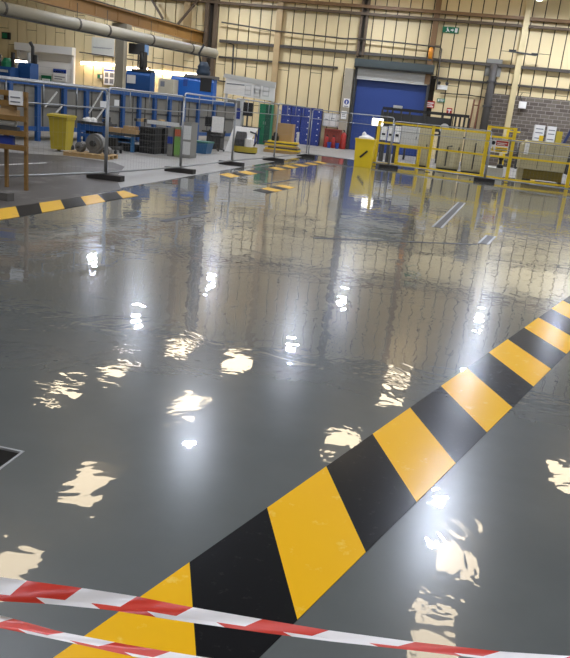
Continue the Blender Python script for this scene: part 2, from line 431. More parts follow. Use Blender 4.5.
# ------------------------------------------------------------------ signs
def wallbox(px0, px1, py0, py1, Y):
    c = ((px0+px1)/2, (py0+py1)/2)
    return W(px0, c[1], Y).x, W(px1, c[1], Y).x, W(c[0], py1, Y).z, W(c[0], py0, Y).z
x0, x1, z0, z1 = wallbox(442.5, 459, 27, 33.2, 43.98)
t = thing('exit_sign', 'green running man exit sign high on the cream wall', 'sign', ((x0+x1)/2, 43.98, z0))
wd, hh = x1-x0, z1-z0
a = MB(); a.box(-wd/2, wd/2, -.05, 0, 0, hh, SIGNG); a.build('plate', t)
a = MB(); Yf = (-.055, -.05)
a.plate([(wd*.26, hh*.15), (wd*.42, hh*.15), (wd*.42, hh*.85), (wd*.26, hh*.85)], *Yf, PAPER)      # door
a.plate([(wd*.0, hh*.4), (wd*.1, hh*.4), (wd*.1, hh*.22), (wd*.2, hh*.5), (wd*.1, hh*.78), (wd*.1, hh*.6), (0, hh*.6)], *Yf, PAPER)  # arrow
a.disc_y((-wd*.2, hh*.78), hh*.09, *Yf, PAPER)
a.plate([(-wd*.26, hh*.68), (-wd*.2, hh*.4), (-wd*.3, hh*.15), (-wd*.26, hh*.12), (-wd*.15, hh*.36), (-wd*.08, hh*.14), (-wd*.04, hh*.17), (-wd*.12, hh*.45), (-wd*.16, hh*.66)], *Yf, PAPER)
a.build('pictogram', t)
def lined_sign(name, label, box, Y, base, marks, cat='sign', d=.04):
    x0, x1, z0, z1 = wallbox(*box, Y); wd, hh = x1-x0, z1-z0
    t = thing(name, label, cat, ((x0+x1)/2, Y, z0))
    a = MB(); a.box(-wd/2, wd/2, -d, 0, 0, hh, base); a.build('board', t)
    if marks:
        a = MB()
        for u0, u1, v0, v1, m in marks: a.box(-wd/2+u0*wd, -wd/2+u1*wd, -d-.006, -d, v0*hh, v1*hh, m)
        a.build('print', t)
    return t, wd, hh
txt = lambda u0, u1, rows, m: [(u0, u1-(.12 if i % 2 else 0), v, v+h, m) for i, (v, h) in enumerate(rows)]
lined_sign('safety_sign', 'small green safety sign right of the blue door', (437, 445, 98.5, 102.3), 43.98, SIGNG, [(.1, .3, .2, .8, PAPER), (.4, .9, .55, .75, PAPER), (.4, .8, .25, .42, PAPER)])
lined_sign('fire_sign', 'red fire notice on the wall beside the right door jamb', (426, 434.5, 100.8, 108), 43.98, RED, txt(.12, .88, [(.62, .16), (.36, .12), (.14, .12)], PAPER))
lined_sign('fire_sign', 'red sign low on the wall behind the dark steel rack', (446.5, 452, 108, 114), 43.98, RED, [(.15, .85, .6, .78, PAPER), (.42, .58, .15, .6, PAPER)])
t, wd, hh = lined_sign('mandatory_sign', 'white notice with blue round symbol on the pale pillar', (343.4, 349.8, 98.5, 107.3), 43.44, PAPER, [(.15, .85, .06, .16, INK)])
a = MB(); a.disc_y((0, hh*.6), wd*.38, -.05, -.046, SBLUE); a.disc_y((0, hh*.68), wd*.1, -.056, -.05, PAPER, 10); a.plate([(-wd*.12, hh*.42), (wd*.12, hh*.42), (wd*.08, hh*.6), (-wd*.08, hh*.6)], -.056, -.05, PAPER); a.build('symbol', t)
lined_sign('wall_notice', 'white paper notice on the pale pillar below the blue symbol', (341.2, 346.5, 111, 119), 43.44, PAPER, txt(.15, .85, [(.7, .1), (.5, .08), (.3, .08)], INK))
# twin spot emergency light
p = W(442.5, 87.2, 43.98)
t = thing('emergency_light', 'white emergency light with two dark spot heads right of the blue door', 'lamp', (p.x, 43.98, p.z))
a = MB(); a.box(-.28, .28, -.14, 0, -.14, .1, WHITE); a.build('housing', t)
for s in (-1, 1):
    a = MB(); a.tube([(s*.2, -.08, .1), (s*.2, -.08, .16), (s*.22, -.2, .2)], [.03, .05, .1], BLACKP, 10); a.build('spot_head', t)
p = W(430.5, 54, 43.3)
t = thing('warning_beacon', 'orange warning beacon above the right corner of the blue door', 'beacon', (p.x, 43.3, p.z-.35))
a = MB(); a.lathe([(.1, 0), (.1, .08), (.06, .1)], DGREY, n=12); a.build('base', t)
a = MB(); a.lathe([(.11, .1), (.13, .45), (.11, .62), (.05, .7)], ORANGE, n=12); a.build('lens', t, True)
a = MB(); a.box(-.04, .04, .1, .37, .12, .2, DGREY); a.build('bracket', t)
# floodlight box on brick, high conduit bits
p = W(522.3, 105, 43.7)
t = thing('floodlight', 'white box floodlight hanging on the brick wall by the cream column', 'lamp', (p.x, 43.7, p.z))
a = MB(); a.box(-.2, .2, -.22, 0, -.18, .17, WHITE, .03); a.build('housing', t)
a = MB(); a.tube([(-.05, -.1, .17), (-.2, -.08, .45), (-.12, -.05, .62)], .02, BLACKP, 6); a.build('cable', t)

# grey vent pipe on the brick
p = W(490, 90, 43.6)
t = thing('vent_stack', 'dark vertical vent pipe against the brick wall at right', 'pipe', (p.x, 43.45, 0))
a = MB(); a.tube([(0, 0, 0), (0, 0, 4.95), (0, .2, 5.2), (0, .45, 5.2)], .2, mat('grimy_pipe', '#4b4742', .6), 14); a.build('pipe', t, True)
a = MB(); a.box(-.42, .42, .42, .52, 4.75, 5.65, mat('grey_plate', '#8a8880', .6)); a.build('wall_plate', t)
for z in (1.6, 3.1, 4.4):
    a = MB(); a.box(-.26, .26, -.21, .22, z, z+.08, DGREY); a.build('clamp', t)
a = MB(); p = W(480, 100, 43.6); q = W(468, 140, 43.6)
for k in (0, 1): a.bar((p.x-k*.3, 43.6, p.z), (p.x-.12-k*.3, 43.6, 0), .1, .1, mat('rust_red_steel', '#7c5038', .7))
a.bar((p.x-.3, 43.6, p.z-.3), (p.x, 43.6, p.z-.3), .06, .06, MATS['rust_red_steel'])
single('rusty_stand', a, 'rust red upright stand against the wall left of the vent pipe', 'stand')
# bracket arms on cream column
p = W(523.5, 53.5, 43.3)
a = MB(); a.bar((p.x-.75, 43.3, p.z+.06), (p.x+.65, 43.3, p.z-.04), .08, .08, DGREY); a.box(p.x-.78, p.x-.4, 43.2, 43.34, p.z+.02, p.z+.14, BLACKP); a.box(p.x+.4, p.x+.75, 43.2, 43.34, p.z-.06, p.z+.06, BLACKP)
single('cable_bracket', a, 'small dark bracket arms crossing the cream column', 'bracket')

# ------------------------------------------------------------------ white roller shutter and wall boards at left
x0, x1, z0, z1 = wallbox(20, 73, 40, 90, 43.9)
t = thing('roller_shutter', 'white roller shutter closed on the back wall behind the blue machine', 'shutter', ((x0+x1)/2, 43.95, 0))
wd = x1-x0
a = MB(); a.box(-wd/2, wd/2, -.1, 0, 0, 3.75, WHITE)
for i in range(9): a.box(-wd/2, wd/2, -.115, -.1, .4*i+.1, .4*i+.12, LGREY)
a.build('curtain', t)
a = MB(); a.box(-wd/2-.15, wd/2+.15, -.45, 0, 3.75, 4.2, WHITE); a.build('hood', t)
for s in (-1, 1):
    a = MB(); a.box(s*(wd/2+.06)-.08, s*(wd/2+.06)+.08, -.2, .0, 0, 3.75, WHITE); a.build('guide_rail', t)
lined_sign('wall_notice', 'white notice with blue heading on the white roller shutter', (53.5, 66.5, 69, 81), 43.8, PAPER, [(0, 1, .66, .98, SBLUE), (.1, .8, .72, .8, PAPER), (.1, .9, .3, .38, INK), (.1, .7, .12, .2, INK)])
lined_sign('safety_sign', 'small green and white sign on the white roller shutter', (41.5, 51.5, 75.5, 81.5), 43.8, SIGNG, [(.08, .92, .15, .45, PAPER)])
lined_sign('wall_board', 'large pale blank sheet on the wall above the left strip light', (92, 114.5, 38, 56), 43.95, mat('pale_board', '#c9c7ba', .6), [(.05, .9, .44, .47, INK), (.05, .8, .4, .42, INK)])
lined_sign('wall_notice', 'pinned papers on the wall below the left strip light', (104, 115, 69.5, 85), 43.95, PAPER, [(0, 1, .88, 1, SBLUE), (.1, .42, .5, .8, INK), (.55, .9, .5, .8, INK), (.1, .42, .1, .4, INK), (.55, .9, .1, .4, INK)])
lined_sign('wall_notice', 'small dark framed notice left of the pinned papers', (97.5, 103, 74, 79), 43.95, MGREY, [(.1, .45, .2, .8, SIGNG), (.55, .9, .2, .8, PAPER)])
for (b0, b1, y0, y1, lb) in ((81, 116.5, 61.5, 66.5, 'long glowing strip light on the wall left of the grey post'), (127, 147.5, 67, 71, 'glowing strip light on the wall right of the grey post'), (150.5, 201, 70, 77, 'long glowing strip light on the wall behind the blue heads')):
    A, B = W(b0, y0+1.5, 43.6), W(b1, y1-1.5, 43.6); c = (A+B)/2
    t = thing('strip_light', lb, 'lamp', (c.x, 43.6, c.z))
    A -= Vector((c.x, 43.6, c.z)); B -= Vector((c.x, 43.6, c.z))
    a = MB(); a.bar(A+Vector((0, .08, .1)), B+Vector((0, .08, .1)), .2, .08, WHITE); a.build('fitting', t)
    a = MB(); a.tube([A, B], .07, TUBE, 8); a.build('tube', t, True)
    a = MB()
    for q in (A, B): a.box(q.x-.04, q.x+.04, .06, .38, q.z+.08, q.z+.16, DGREY)
    a.build('bracket', t)
# twin exit box top left
x0, x1, z0, z1 = wallbox(1, 9, 32, 39, 43.5)
t = thing('exit_sign', 'dark green exit light box on the wall at the top left corner', 'sign', ((x0+x1)/2, 43.7, z0))
wd, hh = x1-x0, z1-z0
a = MB(); a.box(-wd/2, wd/2, -.14, 0, 0, hh, BLACKP); a.build('housing', t)
a = MB(); a.box(-wd/2+.04, wd*.2, -.15, -.14, .06, hh-.06, SIGNG); a.build('panel', t)
a = MB(); a.box(-.04, .04, 0, .28, hh*.4, hh*.6, DGREY); a.build('bracket', t)

# ------------------------------------------------------------------ crane runway, duct, left posts
A, B = G(30, 0, 5.1), G(215, 47, 5.1); d = (B-A).normalized(); A = A-d*9
a = MB(); up = Vector((0, 0, 1))
H_ = .62
a.bar(A+up*.03, B+up*.03, .42, .06, CRANE); a.bar(A+up*(H_-.03), B+up*(H_-.03), .42, .06, CRANE); a.bar(A+up*H_/2, B+up*H_/2, .05, H_-.12, CRANE)
for i in range(14):
    q = A+(B-A)*((i+.5)/14); a.bar(q+up*.06, q+up*(H_-.06), .03, .36, CRANE)
a.bar(A+up*(H_+.04), B+up*(H_+.04), .1, .08, DGREY)
single('crane_runway_beam', a, 'long rusty brown crane runway beam across the top left', 'beam', base=tuple(A))
q = G(117.5, 88, 1.2)
for pxx, lab, w_ in ((122, 'pale grey post holding up the crane beam and the duct', .46),):
    P = G(pxx, 24, 5.08); a = MB()
    a.box(P.x-w_/2, P.x-w_/2+.06, P.y-.2, P.y+.2, 0, 5.08, DUCTM); a.box(P.x+w_/2-.06, P.x+w_/2, P.y-.2, P.y+.2, 0, 5.08, DUCTM); a.box(P.x-w_/2+.06, P.x+w_/2-.06, P.y-.16, P.y+.16, 0, 5.08, DUCTM)
    a.box(P.x-.4, P.x+.4, P.y-.3, P.y+.3, 4.7, 5.08, DUCTM)
    single('steel_column', a, lab, 'column', base=(P.x, P.y, 0))
A, B = G(0, 9, 4.3), G(208, 53, 4.3); d = (B-A).normalized(); A0 = A-d*6
side_ = Vector((d.y, -d.x, 0)); off = side_*.45
t = thing('air_duct', 'pale grey strapped air duct running under the crane beam', 'duct', tuple(A0+off))
a = MB(); a.tube([off*0, B-A0], .23, DUCTM, 12); a.build('pipe', t, True)
a = MB(); e = (B-A0)
a.bar(Vector((0, 0, -.25)), e+Vector((0, 0, -.25)), .2, .05, DGREY); a.build('carrier_rail', t)
for pxx, pyy in ((24, 9), (77, 24), (118, 31), (155, 40), (187, 48)):
    q = G(pxx, pyy, 4.3)-A0; q = d*q.dot(d)
    a = MB(); a.tube([q-d*.05, q+d*.05], .245, STRAP, 12); a.build('strap', t)
    a = MB(); a.bar(q+Vector((0, 0, .24)), q+Vector((0, 0, .8)), .02, .02, STRAP); a.build('hanger', t)
for (p0, p1, lb) in (((152, 0), (163, 19), 'dark diagonal wall brace leaning right above the crane beam'), ((198, 0), (178, 24), 'dark diagonal wall brace leaning left beside the brown column')):
    a = MB(); a.bar(W(*p0, 43.5), W(*p1, 43.5), .12, .12, DBROWN); single('diagonal_strut', a, lb, 'brace')
# dark display box hung under the duct
x0, x1, z0, z1 = wallbox(130, 147.5, 44, 54.5, 33)
t = thing('hanging_monitor', 'dark flat monitor box hanging beside the grey post', 'monitor', ((x0+x1)/2, 33, z0))
a = MB(); a.box(-(x1-x0)/2, (x1-x0)/2-.08, -.15, .15, 0, z1-z0, DGREY); a.build('housing', t)
a = MB(); a.box((x1-x0)/2-.08, (x1-x0)/2, -.14, .14, .02, z1-z0-.02, mat('pale_blue_edge', '#7fa0c8', .5)); a.build('side_panel', t)
a = MB(); a.box(-.03, .03, -.03, .03, 1.9-z0, 0, DGREY); a.build('mast', t)

# ------------------------------------------------------------------ long blue machine frame (left)
mu = Vector((.196, .981, 0)).normalized(); mnr = Vector((mu.y, -mu.x, 0))
P0 = Vector((-13.1, 22.0, 0))
RZ = math.atan2(mu.y, mu.x)
t = thing('gantry_machine', 'long blue framed machine bed with grey side panels along the left', 'machine', tuple(P0), RZ)
# local x runs along the machine away from the viewer, local -y faces the walkway
LEN0, LEN1 = -3.0, 13.5
a = MB(); a.box(LEN0, LEN1, .15, 1.7, .45, 1.72, MGREY)
for i in range(20): a.box(LEN0+i*.82, LEN0+i*.82+.03, .13, .15, .45, 1.72, DGREY)
a.build('side_panel', t)
a = MB(); a.box(LEN0, LEN1, .06, .2, 1.72, 1.86, BLUE); a.build('top_rail', t)
a = MB(); a.box(LEN0, LEN1, .06, .15, .32, .46, BLUE); a.build('bottom_rail', t)
a = MB(); a.box(LEN0, LEN1, .2, 1.75, 1.72, 1.9, LGREY); a.build('table_bed', t)
a = MB(); a.box(LEN0, LEN1, .11, .15, 1.08, 1.13, DGREY); a.build('mid_rail', t)
for s_ in [-2.4, -1.2, 0.0, 1.25, 2.4, 3.45, 4.5, 5.55, 6.6, 7.7, 8.8, 10.0, 11.4]:
    a = MB(); a.box(s_-.08, s_+.08, .03, .15, 0, 1.719, BLUE); a.build('upright', t)
for (p0, p1) in (((57, 92), (45, 107)), ((103, 90), (89, 113)), ((62, 106), (56, 113)), ((106, 106), (95, 121))):
    E3 = Vector((0, 0, EYE)); ca, cb = [E3+ray(*q)*((P0+mnr*.03-E3).dot(mnr)/ray(*q).dot(mnr)) for q in (p0, p1)]
    Mi = Matrix.Rotation(-RZ, 4, 'Z')
    k0 = Mi @ (ca-P0); k1 = Mi @ (cb-P0); 
    a = MB(); a.bar(k0, k1, .04, .04, LGREY); a.build('stay_bar', t)
# machine heads on the bed
def head(name, label, pts, Y, cols, extra):
    x0, x1, z0, z1 = wallbox(*pts, Y); t = thing(name, label, 'machine', ((x0+x1)/2, Y, 0)); wd = x1-x0
    z0 = 1.901
    a = MB(); a.side([(-.45, z0), (.1, z0), (.1, z1), (-.35, z1), (-.45, z1-.15)], -wd/2, wd/2, cols); a.build('body', t)
    extra(t, wd, z0, z1); return t
def ex1(t, wd, z0, z1):
    a = MB(); a.box(-wd*.3, wd*.5, -.4, .1, z1, z1+.1, DGREY); a.build('cap', t)
    a = MB(); a.box(-.08, .12, -.2, .2, z1+.1, z1+.85, BLACKP); a.tube([(.02, -.22, z1+.2), (.1, -.26, z1+.5), (.02, -.22, z1+.8)], .05, DGREY, 8); a.build('spindle', t)
    a = MB(); a.box(-wd*.45, -wd*.1, -.47, -.45, z0+.35, z0+.7, WHITE); a.build('window_plate', t)
head('milling_machine', 'dark blue machine head with black spindle right of the grey post', (130, 154, 72, 93), 32.2, BLUE, ex1)
def ex2(t, wd, z0, z1):
    a = MB(); a.box(-wd*.2, wd*.55, -.42, .1, z1, z1+.14, mat('grimy_grey', '#6b6760', .6)); a.build('cap', t)
    a = MB(); a.lathe([(.3, z1+.14), (.34, z1+.3), (.26, z1+.45), (.3, z1+.5), (.16, z1+.75)], mat('motor_dark', '#2c3a48', .5), (wd*.18, 0, 0), 14); a.tube([(wd*.1, 0, z1+.7), (wd*.05, 0, z1+1.1), (wd*.15, 0, z1+1.5)], .05, BLACKP, 8); a.build('motor', t, True)
    a = MB(); a.box(wd*.2, wd*.46, -.47, -.45, z0+.35, z0+.95, BLACKP); a.build('control_panel', t)
    a = MB(); a.box(-wd*.2, -wd*.1, -.47, -.45, z0+.5, z1-.1, DBLUE); a.build('stripe_panel', t)
head('milling_machine', 'bright blue machine head with round motor near the brown column', (174, 216, 78, 97), 34.2, BBLUE, ex2)
def ex3(t, wd, z0, z1):
    a = MB(); a.tube([(wd*.15, 0, z1), (wd*.15, 0, z1+.55), (wd*.05, -.1, z1+.7)], .06, DGREY, 8); a.tube([(wd*.35, 0, z1), (wd*.35, 0, z1+.3)], .08, BLACKP, 8); a.tube([(-.1*wd, 0, z1), (-.1*wd, 0, z1+.35)], .09, LGREY, 8); a.build('fittings', t)
head('milling_machine', 'blue machine block with small pipes in front of the white shutter', (25, 37, 63.5, 79), 24.6, BLUE, ex3)
def ex4(t, wd, z0, z1):
    a = MB(); a.box(wd*.0, wd*.42, -.47, -.45, z0+.15, z1-.1, LGREY); a.build('grey_door', t)
    a = MB(); a.lathe([(.2, z1), (.2, z1+.15), (.1, z1+.3)], GREEN, (0, 0, 0), 10); a.lathe([(.14, z1), (.14, z1+.4)], DGREY, (-.45, .1, 0), 10); a.tube([(wd*.3, 0, z1), (wd*.3, 0, z1+.5)], .07, BLACKP, 8); a.build('fittings', t)
head('milling_machine', 'dark blue machine block with grey door at the far left edge', (-2, 17, 67, 78), 24, BLUE, ex4)
# bright tray lights on the machine: work lamp bar
A, B = W(10, 60.3, 25.5), W(28, 62.5, 25.5); c = (A+B)/2
t = thing('work_lamp', 'small glowing work lamp above the blue machine at far left', 'lamp', tuple(c))
a = MB(); a.bar(A-c, B-c, .08, .08, TUBE); a.build('tube', t)
a = MB(); a.bar(A-c+Vector((0, .04, .07)), B-c+Vector((0, .04, .07)), .16, .05, DGREY); a.box(-.03, .03, .06, .12, -c.z, .05, DGREY); a.build('lamp_pole', t)
# off-white machine control box between heads
x0, x1, z0, z1 = wallbox(160, 175, 79, 94, 33)
a = MB(); a.box(x0, x1, 32.8, 33.4, 1.75, z1, mat('ivory_box', '#c0b79d', .5)); a.box(x0+.1, x0+.3, 32.79, 32.8, z1-.35, z1-.12, INK)
single('control_box', a, 'ivory control box between the two blue machine heads', 'cabinet')

# ------------------------------------------------------------------ fence panels (temporary site fence)
def fence_panel(A, B, label, htop=2.0, tags=(), zb=.14, corner=.09):
    A = Vector((A.x, A.y, 0)); B = Vector((B.x, B.y, 0)); L_ = (B-A).length; rz = math.atan2((B-A).y, (B-A).x)
    t = thing('mesh_fence', label, 'fence', tuple(A), rz, 'temporary mesh fence panels')
    r = .021; x0, x1 = .024, L_-.024
    for xx in (x0, x1):
        a = MB(); a.tube([(xx, 0, .113), (xx, 0, htop-corner)], r, GALV, 8); a.build('upright', t, True)
    a = MB(); pts = [(x0, 0, htop-corner)]+[(x0+corner*(1-math.cos(k*math.pi/8)), 0, htop-corner+corner*math.sin(k*math.pi/8)) for k in range(1, 5)]
    pts += [(x1-corner*(1-math.cos(k*math.pi/8)), 0, htop-corner+corner*math.sin(k*math.pi/8)) for k in range(4, 0, -1)]+[(x1, 0, htop-corner)]
    a.tube(pts, r, GALV, 8); a.build('top_rail', t, True)
    a = MB(); a.tube([(x0, 0, zb), (x1, 0, zb)], r, GALV, 8); a.build('bottom_rail', t, True)
    a = MB(); a.tube([(x0, 0, htop-.36), (x1, 0, htop-.36)], .014, GALV, 6); a.build('mid_rail', t, True)
    for k in range(1, 4):
        xx = x0+(x1-x0)*k/4
        a = MB(); a.tube([(xx, 0, htop-.36), (xx, 0, htop-r)], .012, GALV, 6); a.build('short_bar', t, True)
    a = MB(); n = int((x1-x0)/.12)
    for k in range(1, n): a.bar((x0+(x1-x0)*k/n, 0, zb), (x0+(x1-x0)*k/n, 0, htop-r), .0014, .0014, WELDMESH)
    for k in range(1, 7): a.bar((x0, 0, zb+k*.26), (x1, 0, zb+k*.26), .0014, .0014, WELDMESH)
    a.build('wire_mesh', t)
    for u in tags:
        a = MB(); a.box(x0+u-.09, x0+u+.09, -.012, -.002, htop-.34, htop-.22, PAPER); a.build('tag_plate', t)
    return t
def fence_foot(P, label, rz=0):
    t = tag(MB().prism([(-.36, -.12), (.36, -.12), (.38, -.1), (.38, .1), (.36, .12), (-.36, .12), (-.38, .1), (-.38, -.1)], 0, .11, RUBBER).build('rubber_block'), label, 'fence foot', 'rubber feet of the site fence')
    t.location = (P.x, P.y, 0.0005); t.rotation_euler = (0, 0, rz); return t
FP = [G(105.5, 179.5), G(180, 172.5), G(231.4, 165.3), G(273.5, 161), G(306, 157)]
Fm = Vector((-7.76, 10.75, 0))
tops = [1.78, 1.8, 1.88, 1.95, 1.98, 1.93]
fence_panel(Fm, FP[0], 'mesh fence panel behind the wooden rack at far left', 1.77, (3.3,))
fence_panel(FP[0]+Vector((.0, .004, 0)), FP[1], 'mesh fence panel in front of the black crates', 1.82, (.3,))
fence_panel(FP[1]+Vector((.0, .004, 0)), FP[2], 'mesh fence panel in front of the teal tub', 1.9)
fence_panel(FP[2]+Vector((.0, .004, 0)), FP[3], 'mesh fence panel in front of the leaning white board', 1.95)
fence_panel(FP[3]+Vector((.0, .004, 0)), FP[4], 'mesh fence panel in front of the blue lockers', 1.97, (.2,))
FQ = G(388, 168); FR = G(484, 181.5); FS = FR+(FR-FQ)
fence_panel(FP[4]+Vector((.07, -.03, 0)), FQ, 'mesh fence panel crossing in front of the blue door', 1.93)
fence_panel(FQ+Vector((.0, 0, 0)), FR, 'mesh fence panel in front of the beige cabinets', 1.8)
fence_panel(FR+Vector((.0, 0, 0)), FS, 'mesh fence panel in front of the gate sign at right', 1.55)
for P, lb in ((FP[0], 'black rubber fence foot left of the first floor stripe tip'), (FP[1], 'black rubber fence foot in front of the black crates'), (FP[2], 'black rubber fence foot near the leaning white board'), (FP[3], 'black rubber fence foot in front of the yellow sheets'), (FP[4], 'black rubber fence foot below the blue lockers'), (FR, 'black rubber fence foot below the yellow gate')):
    fence_foot(P, lb, -.02)
fence_foot(FQ, 'black rubber fence foot near the yellow bin by the blue door', .2)
P = G(3, 200); a = MB(); a.prism([(-.15, -.08), (.13, -.09), (.15, .06), (.05, .1), (-.13, .08)], 0, .12, mat('grey_rubble', '#5c5853', .9, 0, .3, 9, .6, 12))
single('concrete_block', a, 'rough grey concrete block beside the left floor stripe', 'block').location = (P.x, P.y, .0005)

# ------------------------------------------------------------------ wooden rack with notice
Pr, Pl = G(26.2, 190.6), G(11.5, 186)
t = thing('wooden_rack', 'brown wooden stillage rack with white notice at the left edge', 'rack', (Pr.x, Pr.y, 0))
hR = W(26.7, 94, Pr.y).z
dx = Vector((-1.0, .0, 0))
for (ox, oy) in ((0, 0), (-.43, .1), (-.66, 0), (-.66, .1)):
    a = MB(); a.box(ox-.027, ox+.027, oy-.025, oy+.025, 0, hR, WOOD); a.build('post', t)
for z in (.68, .91, 1.15, 1.38, 1.54):
    a = MB(); a.box(-.7, .035, -.05, -.03, z-.03, z+.05, WOOD); a.box(-.7, -.06, .13, .15, z-.03, z+.05, WOOD)
    for k in range(2): a.box(-.69, .02-.06*k, -.03+k*.08, .045+k*.08, z+.02, z+.04, WOOD)
    a.build('shelf', t)
a = MB(); a.box(-.255, -.02, -.09, -.052, hR-.19, hR+.03, PAPER)
for k in range(2): a.box(-.225, -.05, -.094, -.09, hR-.08-k*.07, hR-.06-k*.07, INK)
a.build('notice', t)
bp = (Pr.x-.3, Pr.y+.02)
a = MB(); a.box(-.2, .12, -.045, .045, 0, .14, LOCKB, .02); o = single('storage_bin', a, 'deep blue box on the lower shelf of the wooden rack', 'box'); o.location = (bp[0]-.05, bp[1], .951-.23)
a = MB(); a.box(-.25, .2, -.045, .045, 0, .1, CARD); a.box(-.1, .15, -.04, .04, .1, .17, CARD); o = single('cardboard_box', a, 'brown cartons on a middle shelf of the wooden rack', 'box'); o.location = (bp[0]-.05, bp[1], 1.151+.041)
a = MB(); a.box(-.25, .2, -.045, .045, 0, .07, DGREY); a.tube([(-.2, 0, .12), (.15, 0, .12)], .05, LGREY, 8); o = single('parts_tray', a, 'dark tray of parts on the wooden rack shelf above the blue box', 'tray'); o.location = (bp[0]-.05, bp[1], .951)

# ------------------------------------------------------------------ yellow wheelie bin
P = G(61.5, 151.5)
t = thing('wheelie_bin', 'dull yellow wheelie bin standing in front of the blue machine', 'bin', (P.x, P.y, 0))
Hb = W(63, 114, P.y).z
def frustum(a, w0, d0, w1, d1, z0, z1, m):
    v = [(sx*w0, sy*d0, z0) for sx, sy in ((-1, -1), (1, -1), (1, 1), (-1, 1))]+[(sx*w1, sy*d1, z1) for sx, sy in ((-1, -1), (1, -1), (1, 1), (-1, 1))]
    return a.add(v, [(3, 2, 1, 0), (4, 5, 6, 7), (0, 1, 5, 4), (1, 2, 6, 5), (2, 3, 7, 6), (3, 0, 4, 7)], m)
a = MB(); frustum(a, .22, .2, .27, .24, .06, Hb-.1, YBIN); frustum(a, .29, .26, .29, .26, Hb-.14, Hb-.08, YBIN); a.build('body', t)
a = MB(); a.side([(-.31, Hb-.08), (-.27, Hb-.03), (0, Hb), (.27, Hb-.02), (.31, Hb-.08)], -.30, .30, YBIN); a.build('lid', t)
for s in (-1, 1):
    a = MB(); a.tube([(s*.2-.03, .22, .1), (s*.2+.03, .22, .1)], .1, BLACKP, 12); a.build('wheel', t)
a = MB(); a.tube([(-.25, .30, Hb-.1), (.25, .30, Hb-.1)], .018, YBIN, 8); a.build('handle', t)

# pallet with motor parts
P = G(91, 157)
t = thing('wood_pallet', 'low wooden pallet carrying grey motor parts on the floor', 'pallet', (P.x, P.y, 0), .15)
for k in range(3):
    a = MB(); a.box(-.62, .62, -.42+k*.37, -.32+k*.37, 0, .09, PALLET); a.build('bearer', t)
for k in range(6):
    a = MB(); a.box(-.62+k*.215, -.46+k*.215, -.45, .45, .09, .112, PALLET); a.build('deck_board', t)
def part_disc(dx_, dy_, r, th, lb, name='motor_flange'):
    a = MB(); a.tube([(0, -th/2, r), (0, -th*.3, r), (0, -th*.3, r), (0, th/2, r)], [r*.75, r*.75, r, r], mat('cast_grey', '#77756f', .6, .2), 18); a.tube([(0, -th/2-.08, r), (0, -th/2, r)], r*.3, DGREY, 12)
    a.box(-r*.5, r*.5, -th*.4, th*.4, 0, r*.25, mat('cast_grey', ''))
    o = single(name, a, lb, 'machine part'); o.location = (P.x+dx_, P.y+dy_, .1125); return o
part_disc(.1, .05, .26, .26, 'large round grey motor casting on the wooden pallet', 'motor_casting')
part_disc(-.3, -.05, .13, .2, 'small round grey motor part on the wooden pallet', 'motor_casting')
part_disc(.42, .1, .1, .2, 'small grey casting right of the large one on the pallet', 'motor_casting')

# ------------------------------------------------------------------ generic pixel-anchored solid: photo box at the depth of its foot
def at(px0, px1, ptop, pbot):
    c = (px0+px1)/2; F = G(c, pbot); Y = F.y
    x0, x1, z0, z1 = wallbox(px0, px1, ptop, pbot, Y)
    return (x0+x1)/2, Y, x1-x0, z1
# blue work benches
def bench(px0, px1, ptop, pbot, label, m=TUBBLUE, dep=.8):
    x, Y, wd, h = at(px0, px1, ptop, pbot)
    t = thing('work_bench', label, 'bench', (x, Y, 0))
    a = MB(); a.box(-wd/2, wd/2, 0, dep, h-.08, h, DGREY); a.build('bench_top', t)
    for sx in (-1, 1):
        for yy in (.05, dep-.05):
            a = MB(); a.box(sx*(wd/2-.05)-.05, sx*(wd/2-.05)+.05, yy-.05, yy+.05, 0, h-.08, m); a.build('leg', t)
    a = MB(); a.box(-wd/2+.1, wd/2-.1, .02, .06, .3, .4, m); a.box(-wd/2+.1, wd/2-.1, .02, .06, h-.28, h-.1, m); a.build('apron', t)
    a = MB(); a.box(-wd/2+.1, wd/2-.1, .06, dep-.1, .3, .33, m); a.build('lower_shelf', t)
    return x, Y, wd, h
x, Y, wd, h = bench(77, 106, 122, 147, 'blue steel bench with white rags right of the yellow bin', BLUE)
a = MB()
for k in range(7):
    q = (random.uniform(-.35, .3), random.uniform(.1, .5)); r = random.uniform(.08, .14)
    a.lathe([(r, 0), (r*.95, r*.5), (r*.5, r*.9), (.01, r)], WHITE, (q[0], q[1], 0), 7)
o = single('rag_heap', a, 'heap of white rags on the blue bench beside the yellow bin', 'rags', smooth=False); o.location = (x-.1, Y, h)
x, Y, wd, h = bench(107, 133.5, 133, 151, 'blue steel bench carrying brown cartons left of the black crates', TUBBLUE)
for k, (ox, oz, w_, h_, lb) in enumerate(((-.28, 0, .42, .14, 'flat brown carton at the left on the blue bench'), (.25, 0, .5, .13, 'wide brown carton at the right on the blue bench'), (.22, .134, .36, .1, 'small brown carton on top of the wide one'))):
    a = MB(); a.box(-w_/2, w_/2, 0, .4, 0, h_, CARD, .01); a.box(-.02, .02, -.002, .402, h_-.002, h_+.002, PAPER)
    o = single('carton', a, lb, 'box', 'cartons on the blue bench'); o.location = (x+ox, Y+.1, h+oz)
xb, Yb, wb, hb = at(77, 106, 122, 147)
a = MB(); a.box(-.2, .2, 0, .35, 0, .02, BLACKP); a.box(-.2, .2, 0, .02, .02, .24, BLACKP); a.box(-.2, .2, .33, .35, .02, .24, BLACKP); a.box(-.2, -.18, .02, .33, .02, .24, BLACKP); a.box(.18, .2, .02, .33, .02, .24, BLACKP)
o = single('parts_bin', a, 'black bin on the lower shelf of the blue bench with rags', 'bin'); o.location = (xb-.1, Yb+.2, .331)
